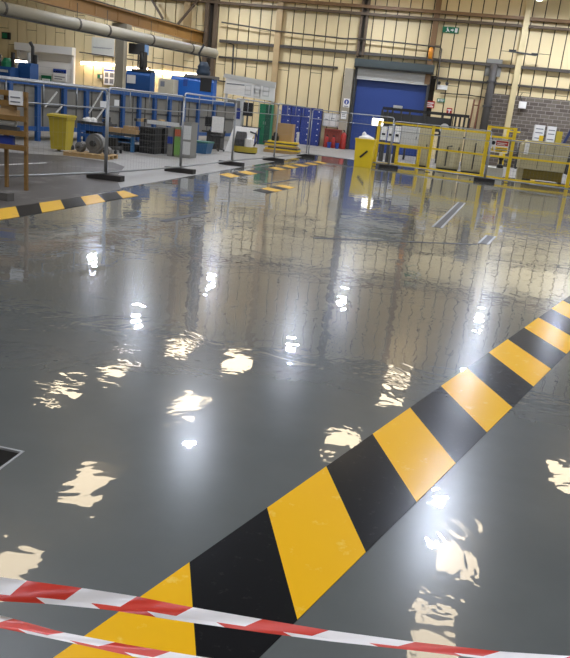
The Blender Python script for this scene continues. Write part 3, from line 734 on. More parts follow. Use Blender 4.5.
a = MB(); a.box(-.09, .09, -.14, .14, 0, .06, DGREY); a.box(-.05, .05, -.12, .0, .06, .16, DGREY); a.box(-.09, .09, -.13, -.09, .12, .2, DGREY); a.box(-.09, .09, .02, .06, .06, .2, DGREY); a.tube([(-.12, -.16, .14), (.12, -.16, .14)], .012, GALV, 6)
o = single('bench_vice', a, 'dark bench vice at the right end of the bench with rags', 'vice'); o.location = (xb+.42, Yb+.25, hb)
xb, Yb, wb, hb = at(107, 133.5, 133, 151)
for ox, lb in ((-.3, 'left dark box under the blue bench with cartons'), (.22, 'right dark box under the blue bench with cartons')):
    a = MB(); a.box(-.2, .2, 0, .4, 0, .2, BLACKP, .01); a.box(-.21, .21, -.01, .41, .2, .23, DGREY, .01)
    o = single('lidded_box', a, lb, 'box', 'boxes under the blue bench'); o.location = (xb+ox, Yb+.2, 0)
a = MB()
a.box(-.25, .25, -.2, .2, .12, .2, DGREY)
for sx in (-1, 1):
    for sy in (-1, 1): a.tube([(sx*.2-.02, sy*.18, .06), (sx*.2+.02, sy*.18, .06)], .06, BLACKP, 10)
a.box(-.15, .15, -.1, .1, .2, .45, BLACKP); a.tube([(-.22, .18, .2), (-.3, .22, .75), (-.1, .22, .78)], .02, DGREY, 8)
P = G(112, 153); o = single('parts_trolley', a, 'small dark wheeled trolley by the end of the wooden pallet', 'trolley'); o.location = (P.x, P.y, 0)

# black crates in two stacks
proto = None
for col, (p0, p1) in enumerate(((139, 155), (156.2, 164.8))):
    x, Y, wd, h = at(p0, p1, 127, 153.5); n = 4; hh = h/n
    for k in range(n):
        t = thing('plastic_crate', '%s black crate of the %s stack' % (('bottom', 'second', 'third', 'topmost')[k], ('wide', 'narrow')[col])+' behind the fence', 'crate', (x, Y, k*hh), 0, 'black crates stacked behind the fence')
        a = MB(); q = wd/2-.01
        a.box(-q, q, 0, .6, 0, .02, BLACKP); a.box(-q, q, 0, .02, .02, hh-.03, BLACKP); a.box(-q, q, .58, .6, .02, hh-.03, BLACKP); a.box(-q, -q+.02, .02, .58, .02, hh-.03, BLACKP); a.box(q-.02, q, .02, .58, .02, hh-.03, BLACKP)
        a.build('body', t)
        a = MB(); a.box(-q-.008, q+.008, -.015, .0, hh-.05, hh-.004, DGREY); a.box(-q-.008, q+.008, .6, .615, hh-.05, hh-.004, DGREY); a.box(-q-.008, q+.008, 0, .6, hh-.03, hh-.004, DGREY); a.build('rim', t)
        a = MB(); a.box(-q*.3, q*.3, -.02, -.0, hh*.45, hh*.6, DGREY); a.build('handle', t)
# tall containers
def container(px0, px1, ptop, pbot, m, label, cat='container', name='steel_container', bands=(), dep=.6):
    Y = at(139, 155, 127, 153.5)[1]; x0, x1, z0, h = wallbox(px0, px1, ptop, pbot, Y); x = (x0+x1)/2; wd = x1-x0
    t = thing(name, label, cat, (x, Y, 0)); q = wd/2-.02
    a = MB(); a.box(-q, q, 0, dep, 0, h, m, .02); a.build('body', t)
    for zz0, zz1 in ((h-.06, h), (.05, .12)):
        a = MB(); a.box(-q-.005, q+.005, -.012, dep+.012, zz0, zz1, m); a.build('rim', t)
    for z0, z1, mm in bands:
        a = MB(); a.box(-q*.98, q*.98, -.018, 0, z0*h, z1*h, mm); a.build('front_panel', t)
    return x, Y, wd, h
HC1 = container(167, 173.5, 128, 153, MGREY, 'grey container with blue front box right of the black crates', bands=((.45, .7, LOCKB),))[3]
HC2 = container(174, 181, 127, 153, mat('pale_olive', '#7c8862', .6), 'container with orange top and green front in the row of bins', bands=((.7, .92, mat('faded_orange', '#b0583a', .6)), (.08, .66, LIME)))[3]
container(181.5, 191.5, 122, 153, mat('mesh_grey', '#85837b', .6), 'tall grey container at the right end of the row of bins', bands=((.1, .46, LGREY), (.52, .9, LGREY)))
x0, x1, z0, z1 = wallbox(149, 180, 118, 123, 23.2)
hcr = at(138.5, 155.5, 127, 153.5)
a = MB(); a.box(-(x1-x0)/2, (x1-x0)/2, 0, .5, 0, .03, LGREY); a.box(-(x1-x0)/2, (x1-x0)/2, -.01, 0, 0, .12, LGREY)
o = single('metal_sheet', a, 'pale grey sheet lying on top of the crates and containers', 'sheet'); o.location = (hcr[0]+.5, hcr[1]+.05, max(hcr[3], HC1, HC2)+.001)
a = MB()
for k in range(9): 
    a.box(-.5+k*.1, -.42+k*.1, random.uniform(0, .1), random.uniform(.3, .5), 0, random.uniform(.06, .14), (DGREY, MGREY, PALLET)[k % 3])
o = single('scrap_parts', a, 'jumble of small grey parts on the topmost black crates', 'parts'); o.location = (hcr[0]+.0, hcr[1]+.08, max(hcr[3], HC1, HC2)+.033)
# teal tub
x, Y, wd, h = at(194, 211, 141, 153.2)
t = thing('plastic_tub', 'teal blue plastic tub with green lid beside the black chair', 'tub', (x, Y, 0))
a = MB()
frustum(a, wd/2-.08, .3, wd/2-.02, .36, 0, h-.05, TUBBLUE); a.build('body', t)
a = MB(); a.box(-wd/2, wd/2, -.38, .38, h-.05, h, mat('teal_green', '#35715f', .5), .03); a.build('lid', t)
# dark machine behind tub
x, Y, wd, h = at(192, 213, 116, 149)
t = thing('drill_machine', 'black drilling machine standing behind the teal tub', 'machine', (x, Y+1.3, 0))
a = MB(); a.box(-wd*.3, wd*.4, 0, .5, 0, h*.5, DGREY); a.build('base', t)
a = MB(); a.tube([(0, .3, h*.5), (0, .3, h*.95)], .09, BLACKP, 10); a.box(-wd*.45, wd*.35, 0, .5, h*.68, h*.98, BLACKP, .05); a.build('head', t)
a = MB(); a.box(-wd*.5, wd*.3, -.15, .4, h*.5, h*.54, DGREY); a.build('table', t)
for s in (-1, 0, 1):
    a = MB(); a.tube([(wd*.3, -.02, h*.8), (wd*.3+.2*s, -.1, h*.8+.2*(1-abs(s))+.03)], .02, DGREY, 6); a.build('handle', t)
# office chair
x, Y, wd, h = at(210, 224, 119, 151)
t = thing('office_chair', 'black office chair with white back left of the leaning board', 'chair', (x, Y, 0), .3)
a = MB()
for k in range(5):
    an = k*2*math.pi/5; a.bar((0, 0, .09), (.3*math.cos(an), .3*math.sin(an), .07), .05, .04, BLACKP)
a.tube([(0, 0, .09), (0, 0, .5)], .03, DGREY, 8); a.build('base', t)
for k in range(5):
    an = k*2*math.pi/5; b_ = MB(); c_ = Vector((.3*math.cos(an), .3*math.sin(an), .035)); b_.tube([c_-Vector((0, .02, 0)), c_+Vector((0, .02, 0))], .035, BLACKP, 10); b_.build('caster', t)
a = MB(); a.box(-.26, .26, -.25, .25, .5, .58, BLACKP, .08); a.build('seat', t)
a = MB(); a.side([(.2, .7), (.26, .68), (.32, 1.25), (.27, 1.28)], -.23, .23, WHITE); a.build('backrest', t)
a = MB(); a.bar((0, .2, .5), (0, .3, .85), .06, .03, BLACKP); a.build('back_bar', t)
for s in (-1, 1):
    a = MB(); a.tube([(s*.27, .1, .54), (s*.3, .1, .75), (s*.3, -.15, .76)], .025, BLACKP, 8); a.build('armrest', t)
# leaning white board
P0_, P1_ = G(225, 151), G(262, 152); zt_ = W(246, 127, P0_.y+.8).z
a = MB(); Y0 = P0_.y
xl, xr = P0_.x, P1_.x+.2
v = [(xl, Y0, 0), (xr-.4, Y0, 0), (xr, Y0+.55, zt_), (xl+.12, Y0+.55, zt_)]
v2 = [(p[0], p[1]+.03, p[2]) for p in v]
a.add(v+v2, [(0, 1, 2, 3), (7, 6, 5, 4), (0, 4, 5, 1), (1, 5, 6, 2), (2, 6, 7, 3), (3, 7, 4, 0)], WHITE)
single('white_board', a, 'large white board leaning behind the yellow floor scrubber', 'board', base=(xl, Y0, 0))
# floor scrubber
x, Y, wd, h = at(238, 262, 131, 152.8)
t = thing('floor_scrubber', 'yellow and black floor scrubber machine in front of the white board', 'floor cleaner', (x, Y-.6, 0), .1)
a = MB(); n = 20
a.prism([(wd*.48*math.cos(k*2*math.pi/n), .36*math.sin(k*2*math.pi/n)) for k in range(n)], .05, .26, YBIN); a.prism([(wd*.44*math.cos(k*2*math.pi/n), .33*math.sin(k*2*math.pi/n)) for k in range(n)], 0, .05, BLACKP); a.build('brush_deck', t)
a = MB(); a.side([(-.25, .26), (.3, .26), (.3, h*.8), (.1, h*.95), (-.2, h*.6)], -wd*.42, -wd*.02, BLACKP); a.build('body', t)
a = MB(); a.box(-wd*.02, wd*.3, -.24, .26, .26, h*.66, WHITE, .06); a.build('tank', t)
a = MB(); a.tube([(wd*.3, .1, .3), (wd*.42, .2, h*.6), (wd*.36, .25, h*.9), (wd*.1, .28, h*.98)], .03, BLACKP, 8); a.build('handle', t)

# stacked yellow sheets / pallets right
x, Y, wd, h = at(264, 298, 139, 153.6)
t = thing('wood_pallet', 'pallet under the stack of yellow boards', 'pallet', (x, Y, 0), .1)
for k in range(3):
    a = MB(); a.box(-wd/2, wd/2, k*.45, k*.45+.1, 0, .1, PALLET); a.build('bearer', t)
a = MB(); a.box(-wd/2, wd/2, -.02, 1.02, .1, .13, PALLET); a.build('deck', t)
zz = .131
for k in range(6):
    th = .06; a = MB(); ox = random.uniform(-.08, .08)
    m = (YSAFE, DGREY, PALLET, YSAFE, DGREY, YSAFE)[k]; w_ = wd*(.86 if k % 2 else .98)
    a.box(-w_/2+ox, w_/2+ox, 0, .9, 0, th, m)
    o = single('stacked_board', a, '%s board of the yellow and dark stack near the tan column' % ('lowest yellow', 'lower dark', 'plain wooden', 'middle yellow', 'upper dark', 'topmost yellow')[k], 'board', 'boards stacked on the pallet'); o.location = (x, Y+.02, zz); o.rotation_euler = (0, 0, .1+random.uniform(-.05, .05)); zz += th+.001
x0, x1, z0, z1 = wallbox(277, 292.5, 123.5, 139, Y+.3)
a = MB(); a.box(-(x1-x0)/2, (x1-x0)/2, 0, .5, 0, z1-zz, CARD, .01); a.box(-.03, .03, -.003, .5, z1-zz-.1, z1-zz+.002, PALLET)
o = single('cardboard_box', a, 'tall brown cardboard box on top of the yellow boards', 'box'); o.location = ((x0+x1)/2, Y+.3, zz)
a = MB(); a.box(-.14, .14, 0, .2, 0, .2, BLACKP, .02); a.lathe([(.1, .2), (.1, .3), (.05, .36)], BLACKP, (0, .1, 0), 10)
o = single('black_canister', a, 'small black canister in front of the cardboard box', 'canister'); o.location = ((x0+x1)/2-.35, Y+.06, zz)
x, Yp, wd, h = at(295.5, 299, 132, 153)
a = MB(); a.box(-.05, .05, -.05, .05, 0, h, LGREY); a.box(-.12, .12, -.12, .12, 0, .02, LGREY)
o = single('bollard_post', a, 'slim pale grey post right of the yellow boards', 'post'); o.location = (x, Yp, 0)

# lockers
x0, x1, z0, z1 = wallbox(281.5, 322, 106, 113, 43.4); n = 4; wl = (x1-x0)/n
for k in range(n):
    t = thing('locker', ('leftmost blue locker of the row beside the tan column', 'second blue locker from the tan column', 'third blue locker from the tan column', 'rightmost blue locker beside the paper notices')[k], 'locker', (x0+wl*(k+.5), 43.4, 0), 0, 'row of blue lockers')
    q = wl/2-.015
    a = MB(); a.box(-q, q, .02, .5, 0, 2.1, LOCKB); a.build('body', t)
    for j in range(6):
        d_ = MB(); d_.box(-q+.02, q-.02, 0, .02, .1+j*.33, .1+j*.33+.31, LOCKB); do = d_.build('door', t)
        hnd = MB(); hnd.box(q-.16, q-.1, -.012, 0, .24+j*.33, .3+j*.33, PAPER); hnd.build('label_plate', do)
lined_sign('wall_notice', 'white framed paper notices on the wall right of the lockers', (323, 343, 113.5, 127), 43.9, LGREY, [(.05, .3, .1, .9, PAPER), (.36, .62, .1, .9, PAPER), (.68, .95, .1, .9, PAPER), (.1, .26, .5, .56, INK), (.4, .58, .6, .66, INK), (.72, .9, .5, .56, INK)], 'notice')
# red fire point
x0, x1, z0, z1 = wallbox(323.5, 340.5, 129, 147, 43.1)
t = thing('fire_point_stand', 'dull red fire point cabinet below the paper notices', 'cabinet', ((x0+x1)/2, 43.1, 0))
wd = x1-x0
a = MB(); a.box(-wd/2, wd/2, .1, .6, .0, z1, DRED); a.build('body', t)
a = MB(); a.box(-wd/2, wd/2, -.0, .1, z1-.06, z1, DRED); a.build('shelf', t)
def extinguisher(x, y, lb, m=RED, sc=1):
    t = thing('fire_extinguisher', lb, 'fire extinguisher', (x, y, 0))
    a = MB(); a.lathe([(.1*sc, 0), (.11*sc, .02), (.11*sc, .5*sc), (.08*sc, .58*sc), (.03*sc, .62*sc)], m, n=14); a.build('cylinder', t, True)
    a = MB(); a.box(-.03, .03, -.02, .02, .62*sc, .7*sc, BLACKP); a.box(-.1, .05, -.015, .015, .68*sc, .71*sc, BLACKP); a.build('valve', t)
    a = MB(); a.tube([(.04, 0, .66*sc), (.13*sc, -.03, .55*sc), (.13*sc, -.03, .2*sc)], .015, BLACKP, 6); a.build('hose', t)
extinguisher((x0+x1)/2-.25, 42.85, 'left red extinguisher in front of the dull red fire cabinet')
extinguisher((x0+x1)/2+.15, 42.85, 'right red extinguisher in front of the dull red fire cabinet')
extinguisher(x1+.2, 42.95, 'tall red extinguisher at the foot of the pale pillar', RED, 1.5)
for dx_, lb in ((.02-.07, 'blue bucket between the two red extinguishers'), (.42, 'blue bucket right of the red extinguishers')):
    a = MB(); a.lathe([(.09, 0), (.12, .3), (.13, .3), (.13, .32)], SBLUE, n=14)
    o = single('bucket', a, lb, 'bucket'); o.location = ((x0+x1)/2+dx_, 42.6, 0)

# notice board structure at centre left
Yn = 38.0
x0, x1, z0, z1 = wallbox(224, 275.5, 77, 97, Yn)
t = thing('notice_board', 'large white notice board with gridded papers above the green cabinet', 'notice board', ((x0+x1)/2, Yn, 0)); wd = x1-x0
a = MB(); a.plate([(-wd*.5, z0+.06), (wd*.5, z0-.1), (wd*.49, z1-.42), (-wd*.47, z1-.12)], 0, .08, WHITE); a.build('board', t)
a = MB(); a.plate([(-wd*.53, z1-.14), (wd*.5, z1-.44), (wd*.5, z1-.14), (-wd*.5, z1+.06)], -.05, .1, LGREY); a.build('top_panel', t)
for (u, v) in ((-.02, .55), (-.02, .2), (.16, .6), (.16, .35), (.16, .1), (.33, .6), (.33, .25)):
    a = MB(); zc = z0+v*(z1-z0)*.62-.05; a.box(u*wd-.18, u*wd+.16, -.012, 0, zc, zc+.3, LGREY); a.box(u*wd-.14, u*wd+.12, -.016, -.012, zc+.05, zc+.24, PAPER); a.build('paper', t)
a = MB(); a.box(-wd*.45, -wd*.1, -.012, 0, z1-.45, z1-.4, INK); a.build('heading', t)
for s in (-.46, .46):
    a = MB(); a.box(s*wd-.06, s*wd+.06, .08, .2, 0, z1-.3, LGREY); a.build('leg', t)
x0, x1, z0, z1 = wallbox(258.5, 270.5, 104, 140, 37.4)
t = thing('storage_cabinet', 'green steel cabinet standing under the white notice board', 'cabinet', ((x0+x1)/2, 37.4, 0)); wd = x1-x0
a = MB(); a.box(-wd/2, wd/2, .02, .5, 0, z1, GREEN); a.build('body', t)
for s in (-1, 1):
    a = MB(); a.box(min(0, s*wd/2)+.01, max(0, s*wd/2)-.01, 0, .02, .08, z1-.04, GREEN if s < 0 else mat('dark_green', '#1c4f3c', .5)); o = a.build('door', t)
    b_ = MB(); b_.box(s*.05-.01, s*.05+.01, -.02, 0, 1.0, 1.15, GALV); b_.build('handle', o)
x0, x1, z0, z1 = wallbox(225, 241, 99, 128, 36.8)
t = thing('storage_cabinet', 'pale grey cabinet under the left end of the notice board', 'cabinet', ((x0+x1)/2, 36.8, 0)); wd = x1-x0
a = MB(); a.box(-wd/2, wd/2, .02, .6, 0, z1, LGREY); a.build('body', t)
a = MB(); a.box(-wd*.4, wd*.4, 0, .02, z1*.62, z1-.06, MGREY); a.build('front_panel', t)
a = MB(); a.box(wd*.2, wd*.45, -.02, 0, z1*.55, z1*.8, LOCKB); a.build('blue_panel', t)
x0, x1, z0, z1 = wallbox(243, 252.5, 102.5, 116, 36.6)
t = thing('monitor', 'black monitor on a stalk between the grey and green cabinets', 'monitor', ((x0+x1)/2, 36.6, 0)); wd = x1-x0
a = MB(); a.box(-wd/2, wd/2, 0, .08, z0, z1, BLACKP, .02); a.build('screen', t)
a = MB(); a.box(-.04, .04, .02, .08, .85, z0, DGREY); a.build('stalk', t)
a = MB(); a.box(-.22, .22, -.1, .2, .83, .85, DGREY); a.build('foot', t)
x0, x1, z0, z1 = wallbox(241.5, 258, 124, 128, 36.4)
t = thing('work_bench', 'dark bench holding the black monitor under the notice board', 'bench', ((x0+x1)/2, 36.4, 0)); wd = x1-x0
a = MB(); a.box(-wd/2+.02, wd/2-.02, 0, .7, .78, .829, DGREY); a.build('bench_top', t)
for sx in (-1, 1):
    for yy in (.06, .64):
        a = MB(); a.box(sx*(wd/2-.1)-.03, sx*(wd/2-.1)+.03, yy-.03, yy+.03, 0, .78, LOCKB); a.build('leg', t)

# ------------------------------------------------------------------ yellow guard fence right
YP = [(G(374, 166), 1.78), (G(427, 172.2), 1.78), (G(480.5, 179.4), 2.0), (G(505.6, 183), 2.0), (G(566, 190), 1.62)]
def guard_post(a, P, h, s=.12): a.box(P.x-s/2, P.x+s/2, P.y-s/2, P.y+s/2, 0, h, YSAFE)
def guard_span(A, B, hA, label, rails, group='yellow guard fence sections', mesh_top=None):
    t = thing('guard_fence', label, 'fence', (A.x, A.y, 0), 0, group)
    rel = Vector((A.x, A.y, 0))
    a = MB(); guard_post(a, A-rel, hA); a.build('post', t)
    for z in rails:
        a = MB(); a.bar(Vector((.06, 0, z)), B-rel+Vector((-.07, 0, z)), .06, .07, YSAFE); a.build('rail', t)
    a = MB(); L_ = (B-A); n = int(L_.length/.1)
    zb, zt_ = min(rails), max(rails)
    for k in range(1, n): a.bar(L_*(k/n)+Vector((0, .02, zb)), L_*(k/n)+Vector((0, .02, zt_)), .003, .003, BLACKP)
    for k in range(1, 9): a.bar(Vector((.06, .02, zb+(zt_-zb)*k/9)), L_+Vector((-.07, .02, zb+(zt_-zb)*k/9)), .003, .003, BLACKP)
    a.build('wire_mesh', t)
    a = MB(); a.box(-.12, .12, -.1, .1, 0, .015, DGREY); a.build('foot_plate', t)
    return t
guard_span(YP[0][0], YP[1][0], YP[0][1], 'yellow guard fence section nearest the blue door', (.14, .92, 1.72))
guard_span(YP[1][0], YP[2][0], YP[1][1], 'yellow guard fence section in front of the beige cabinets', (.14, .92, 1.72))
guard_span(YP[3][0], YP[4][0], YP[3][1], 'yellow guard fence section at the right end beyond the gate', (.14, .95, 1.55))
E_ = YP[4][0]
a = MB(); guard_post(a, E_, YP[4][1]); a.box(E_.x+.06, E_.x+3, E_.y-.03, E_.y+.03, .11, .17, YSAFE); a.box(E_.x+.06, E_.x+3, E_.y-.03, E_.y+.03, .92, .98, YSAFE); a.box(E_.x+.06, E_.x+3, E_.y-.03, E_.y+.03, 1.5, 1.57, YSAFE)
single('guard_fence', a, 'yellow guard fence post and rails running out at the right edge', 'fence', 'yellow guard fence sections', base=(E_.x, E_.y, 0))
# gate
A, B = YP[2][0], YP[3][0]
t = thing('guard_gate', 'yellow guard fence gate carrying the red and yellow warning sign', 'gate', (A.x, A.y, 0)); rel = Vector((A.x, A.y, 0)); Lg = B-rel
a = MB(); a.box(-.07, .07, -.07, .07, 0, 2.0, YSAFE); a.build('post', t)
for z in (1.96, 1.62, .92, .14):
    a = MB(); a.bar(Vector((.07, 0, z)), Lg+Vector((-.07, 0, z)), .06, .07, YSAFE); a.build('rail', t)
a = MB(); sx0, sx1, sz0, sz1 = wallbox(490, 508.5, 140, 152.8, A.y-.1)
sx0 -= A.x; sx1 -= A.x; wd = sx1-sx0; hh = sz1-sz0
tilt = -.02
def sgn(u0, u1, v0, v1, m, d): a.box(sx0+u0*wd, sx0+u1*wd, -.1-d, -.1, sz0+v0*hh, sz0+v1*hh, m)
sgn(0, 1, 0, 1, PAPER, .02); so = a.build('warning_sign', t)
a = MB(); sgn(.3, .97, .56, .94, RED, .026); sgn(.3, .97, .06, .46, YSAFE, .026); a.build('colour_block', so)
a = MB(); sgn(.36, .9, .74, .8, PAPER, .03); sgn(.36, .8, .63, .68, PAPER, .03); sgn(.36, .9, .32, .36, BLACKP, .03); sgn(.36, .84, .2, .24, BLACKP, .03); sgn(.36, .7, .1, .14, BLACKP, .03)
a.disc_y((sx0+.15*wd, sz0+.74*hh), hh*.16, -.13, -.12, BLACKP, 16)
a.plate([(sx0+.04*wd, sz0+.1*hh), (sx0+.26*wd, sz0+.1*hh), (sx0+.15*wd, sz0+.46*hh)], -.13, -.12, YSAFE)
a.plate([(sx0+.13*wd, sz0+.16*hh), (sx0+.17*wd, sz0+.16*hh), (sx0+.16*wd, sz0+.34*hh), (sx0+.14*wd, sz0+.34*hh)], -.135, -.13, BLACKP)
a.build('print', so)
# inner gate posts set back
for p0, lb in ((((500, 176), (505, 128)), 'yellow inner post set back behind the gate'),):
    P = G(p0[0][0], p0[0][1]); a = MB(); a.box(-.05, .05, -.05, .05, 0, 1.95, YSAFE); a.box(.05, .5, -.03, .03, 1.86, 1.92, YSAFE); a.box(-.1, .1, -.1, .1, 0, .02, YSAFE)
    o = single('guard_post', a, lb, 'post'); o.location = (P.x, P.y, 0)
P = W(545, 148, 31.5); a = MB(); a.box(-.08, .08, -.06, .06, 0, 1.85, YSAFE); a.box(-.12, .12, -.1, .1, 0, .02, YSAFE); o = single('guard_post', a, 'short yellow post behind the beige machine at right', 'post'); o.location = (P.x, 33.6, 0)

# cabinets behind the guard
def cabinet(px0, px1, ptop, pbot, Y, m, label, doors=1, dep=.8, name='control_cabinet'):
    x0, x1, z0, z1 = wallbox(px0, px1, ptop, pbot, Y); wd = x1-x0
    t = thing(name, label, 'cabinet', ((x0+x1)/2, Y, 0))
    a = MB(); a.box(-wd/2, wd/2, .03, dep, .1, z1, m); a.build('body', t)
    a = MB(); a.box(-wd/2+.03, wd/2-.03, .06, dep-.03, 0, .1, DGREY); a.build('plinth', t)
    for k in range(doors):
        u0 = -wd/2+wd*k/doors+.02; u1 = -wd/2+wd*(k+1)/doors-.02
        a = MB(); a.box(u0, u1, 0, .03, .14, z1-.04, m); do = a.build('door', t)
        a = MB(); a.box(u1-.1, u1-.06, -.03, 0, z1*.5, z1*.5+.18, BLACKP); a.build('handle', do)
    return t, wd, z1
cabinet(417, 428.5, 128, 172, 32.6, BEIGE, 'narrow beige cabinet between the light grey box and yellow post')
tb, wd, hz = cabinet(438, 461, 130, 173, 32.6, BEIGE, 'wide beige cabinet in the middle behind the yellow fence')
a = MB(); a.tube([(-wd*.1, -.05, .2), (-wd*.1, -.05, hz*.6), (wd*.1, -.05, hz*.62)], .03, DGREY, 6); a.build('pipe', tb)
tb, wd, hz = cabinet(463.5, 486, 129, 175, 32.2, BEIGE, 'wide beige cabinet left of the yellow gate')
a = MB(); a.tube([(0, -.05, .2), (0, -.05, hz*.7)], .03, DGREY, 6); a.build('pipe', tb)
# light grey electrical box on yellow frame
x0, x1, z0, z1 = wallbox(400.5, 418.5, 126.5, 146.5, 31.5)
t = thing('electrical_box', 'light grey electrical box standing on a low yellow frame', 'cabinet', ((x0+x1)/2, 31.5, z0)); wd = x1-x0
a = MB(); a.box(-wd/2, wd/2, .02, .5, 0, z1-z0, LGREY); a.build('body', t)
a = MB(); a.box(-wd/2+.02, wd/2-.02, 0, .02, .02, z1-z0-.02, LGREY); o = a.build('door', t)
b_ = MB(); b_.box(wd/2-.1, wd/2-.07, -.02, 0, .3, .42, BLACKP); b_.build('handle', o)
zf = z0
x0, x1, z0, z1 = wallbox(395.5, 414, 147, 166, 31.45)
t = thing('steel_trestle', 'low yellow steel frame under the light grey electrical box', 'frame', ((x0+x1)/2+.1, 31.45, 0)); wd = x1-x0+.15
for sx in (-1, 1):
    for yy in (.04, .56):
        a = MB(); a.box(sx*wd/2-.05, sx*wd/2+.05, yy-.04, yy+.04, 0, zf-.08, YSAFE); a.build('leg', t)
a = MB(); a.box(-wd/2-.05, wd/2+.05, 0, .6, zf-.08, zf-.001, YSAFE); a.build('top', t)
a = MB(); a.box(-wd/2, wd/2, 0, .05, .1, .18, YSAFE); a.build('rail', t)
# small white switch boxes
for k, (p0, p1, lb) in enumerate(((380.8, 386.5, 'leftmost of three small white switch boxes behind the yellow fence'), (388, 393, 'middle of three small white switch boxes behind the yellow fence'), (394.5, 400, 'rightmost of three small white switch boxes behind the yellow fence'))):
    x0, x1, z0, z1 = wallbox(p0, p1, 126, 140+k*1.2, 34); wd = x1-x0
    t = thing('switch_box', lb, 'switch box', ((x0+x1)/2, 34, 0), 0, 'white switch boxes')
    a = MB(); a.box(-wd/2, wd/2, 0, .3, z0, z1, WHITE); a.build('body', t)
    a = MB(); a.box(-wd*.3, wd*.3, -.02, 0, z0+(z1-z0)*.35, z0+(z1-z0)*.5, BLACKP); a.build('switch', t)
    a = MB(); a.box(-wd*.4, wd*.4, .02, .25, .0, z0, DGREY); a.build('stand', t)
# dark steel rack behind
x0, x1, z0, z1 = wallbox(383, 452, 106.5, 150, 38.5)
Pz = [W(383, 106.5, 38.5), W(470, 114, 38.5)]
t = thing('steel_rack', 'long dark steel rack behind the beige cabinets', 'rack', (Pz[0].x, 38.5, 0)); wd = Pz[1].x-Pz[0].x; zt_ = Pz[0].z
a = MB(); a.box(0, wd*.8, .1, .7, zt_-.95, zt_-.25, DGREY); a.build('body', t)
a = MB(); a.box(0, wd, 0, .1, zt_-.14, zt_, BLACKP); a.build('top_rail', t)
a = MB(); a.box(0, wd, 0, .1, zt_-1.15, zt_-1.05, BLACKP); a.build('lower_rail', t)
for u in (0, .06, .12, .22, .32, .5, .7, .8, .85, .9, .95, 1.0):
    a = MB(); a.box(u*wd-.05, u*wd+.05, .0, .1, 0, zt_-.14, DGREY if u < .78 else BLACKP); a.build('upright', t)
a = MB(); a.tube([(wd*.74, -.14, zt_-.75), (wd*.74, .0, zt_-.75)], .24, LGREY, 16); a.build('round_gauge', t)
a = MB(); a.box(wd*.12, wd*.22, 0, .4, zt_-.02, zt_+.12, LGREY); a.build('top_box', t)
# beige press machine right
x0, x1, z0, z1 = wallbox(519, 567, 143, 187, 31.2); wd = x1-x0
zt_ = W(545, 141.5, 31.2).z; zm = W(545, 171, 31.2).z
t = thing('press_machine', 'beige machine with yellow base behind the right guard fence', 'machine', ((x0+x1)/2, 31.2, 0))
a = MB(); a.plate([(-wd*.5, zm+.0), (wd*.47, zm), (wd*.5, zt_-.15), (wd*.46, zt_), (-wd*.4, zt_), (-wd*.5, zt_-.2)], 0, 1.2, BEIGE); a.build('body', t)
for k in (-.12, .18):
    a = MB(); a.box(k*wd-.01, k*wd+.01, -.01, 0, zm+.05, zt_-.05, DGREY); a.build('panel_joint', t)
a = MB(); a.box(-wd*.38, wd*.46, .1, 1.1, .12, zm, mat('ochre_tank', '#7d6c25', .5)); a.build('base_tank', t)
for q0, q1, qz, qm in ((-.5, -.385, zm, BEIGE), (.4, .46, .119, DGREY), (-.38, -.2, .119, DGREY)):
    a = MB(); a.box(q0*wd, q1*wd, .1, .6, 0, qz, qm); a.build('foot', t)
a = MB(); a.box(-wd*.45, -wd*.36, -.06, 0, zm+(zt_-zm)*.5, zm+(zt_-zm)*.9, WHITE); a.build('control_box', t)
# low grey plinth behind gate
x, Y, wd, h = at(486, 504, 168.5, 180)
a = MB(); a.box(-wd/2, wd/2, 0, .8, 0, h, LGREY, .03)
o = single('grey_plinth', a, 'low pale grey plinth inside the yellow gate', 'plinth'); o.location = (x, Y+.6, 0)
x, Y, wd, h = at(497, 505, 162, 178)
a = MB(); a.lathe([(.13, 0), (.13, .12), (.07, .16), (.07, .3), (.1, .33), (.1, .4)], BLACKP, n=12); a.tube([(.1, 0, .3), (.3, 0, .3)], .03, DGREY, 8)
o = single('pump', a, 'small black pump on the pale grey plinth', 'pump', smooth=False); q = at(486, 504, 168.5, 180); o.location = (q[0]+.18, q[1]+.85, q[3])
# notices and crates at far right
for (b, lb) in (((534.5, 544.5, 125, 137), 'white printed carton left of two on the brick wall ledge'), ((547.5, 556, 126.5, 138), 'white printed carton right of two on the brick wall ledge')):
    x0, x1, z0, z1 = wallbox(*b, 42.8); wd, hh = x1-x0, z1-z0
    t = thing('printed_carton', lb, 'box', ((x0+x1)/2, 42.8, 1.0))
    hz = z1-1.0
    a = MB(); a.box(-wd/2, wd/2, 0, .5, 0, hz, PAPER); a.build('body', t)
    a = MB()
    for v in (.5, .7, .84): a.box(-wd*.4, wd*.36, -.006, 0, hz*v, hz*v+.05, INK)
    a.build('print', t)
x0, x1, z0, z1 = wallbox(556.5, 562.5, 131.5, 138, 42.8)
a = MB(); a.box(-(x1-x0)/2, (x1-x0)/2, 0, .4, 0, z1-1.0, YBIN); a.box(-.12, .12, -.005, 0, .1, .3, PAPER)
o = single('parts_box', a, 'small yellow box right of the white printed cartons', 'box'); o.location = ((x0+x1)/2, 42.8, 1.0)
a = MB(); xa = W(520, 135, 42.7).x; xb = 9.0
a.box(xa, xb, 42.7, 43.5, .9, 1.0, DGREY)
for u in (xa+.1, (xa+xb)/2, xb-.1): a.box(u-.05, u+.05, 42.75, 42.85, 0, .9, DGREY); a.box(u-.05, u+.05, 43.35, 43.45, 0, .9, DGREY)
single('work_bench', a, 'dark bench along the brick wall at the right', 'bench', base=((xa+xb)/2, 43.1, 0))
A, B = W(569, 127, 41), W(563, 139, 41)
a = MB(); a.bar(A+Vector((.5, 0, .9)), Vector((B.x-.5, 41, 0.0)), .3, .12, mat('navy_steel', '#2d3a66', .5))
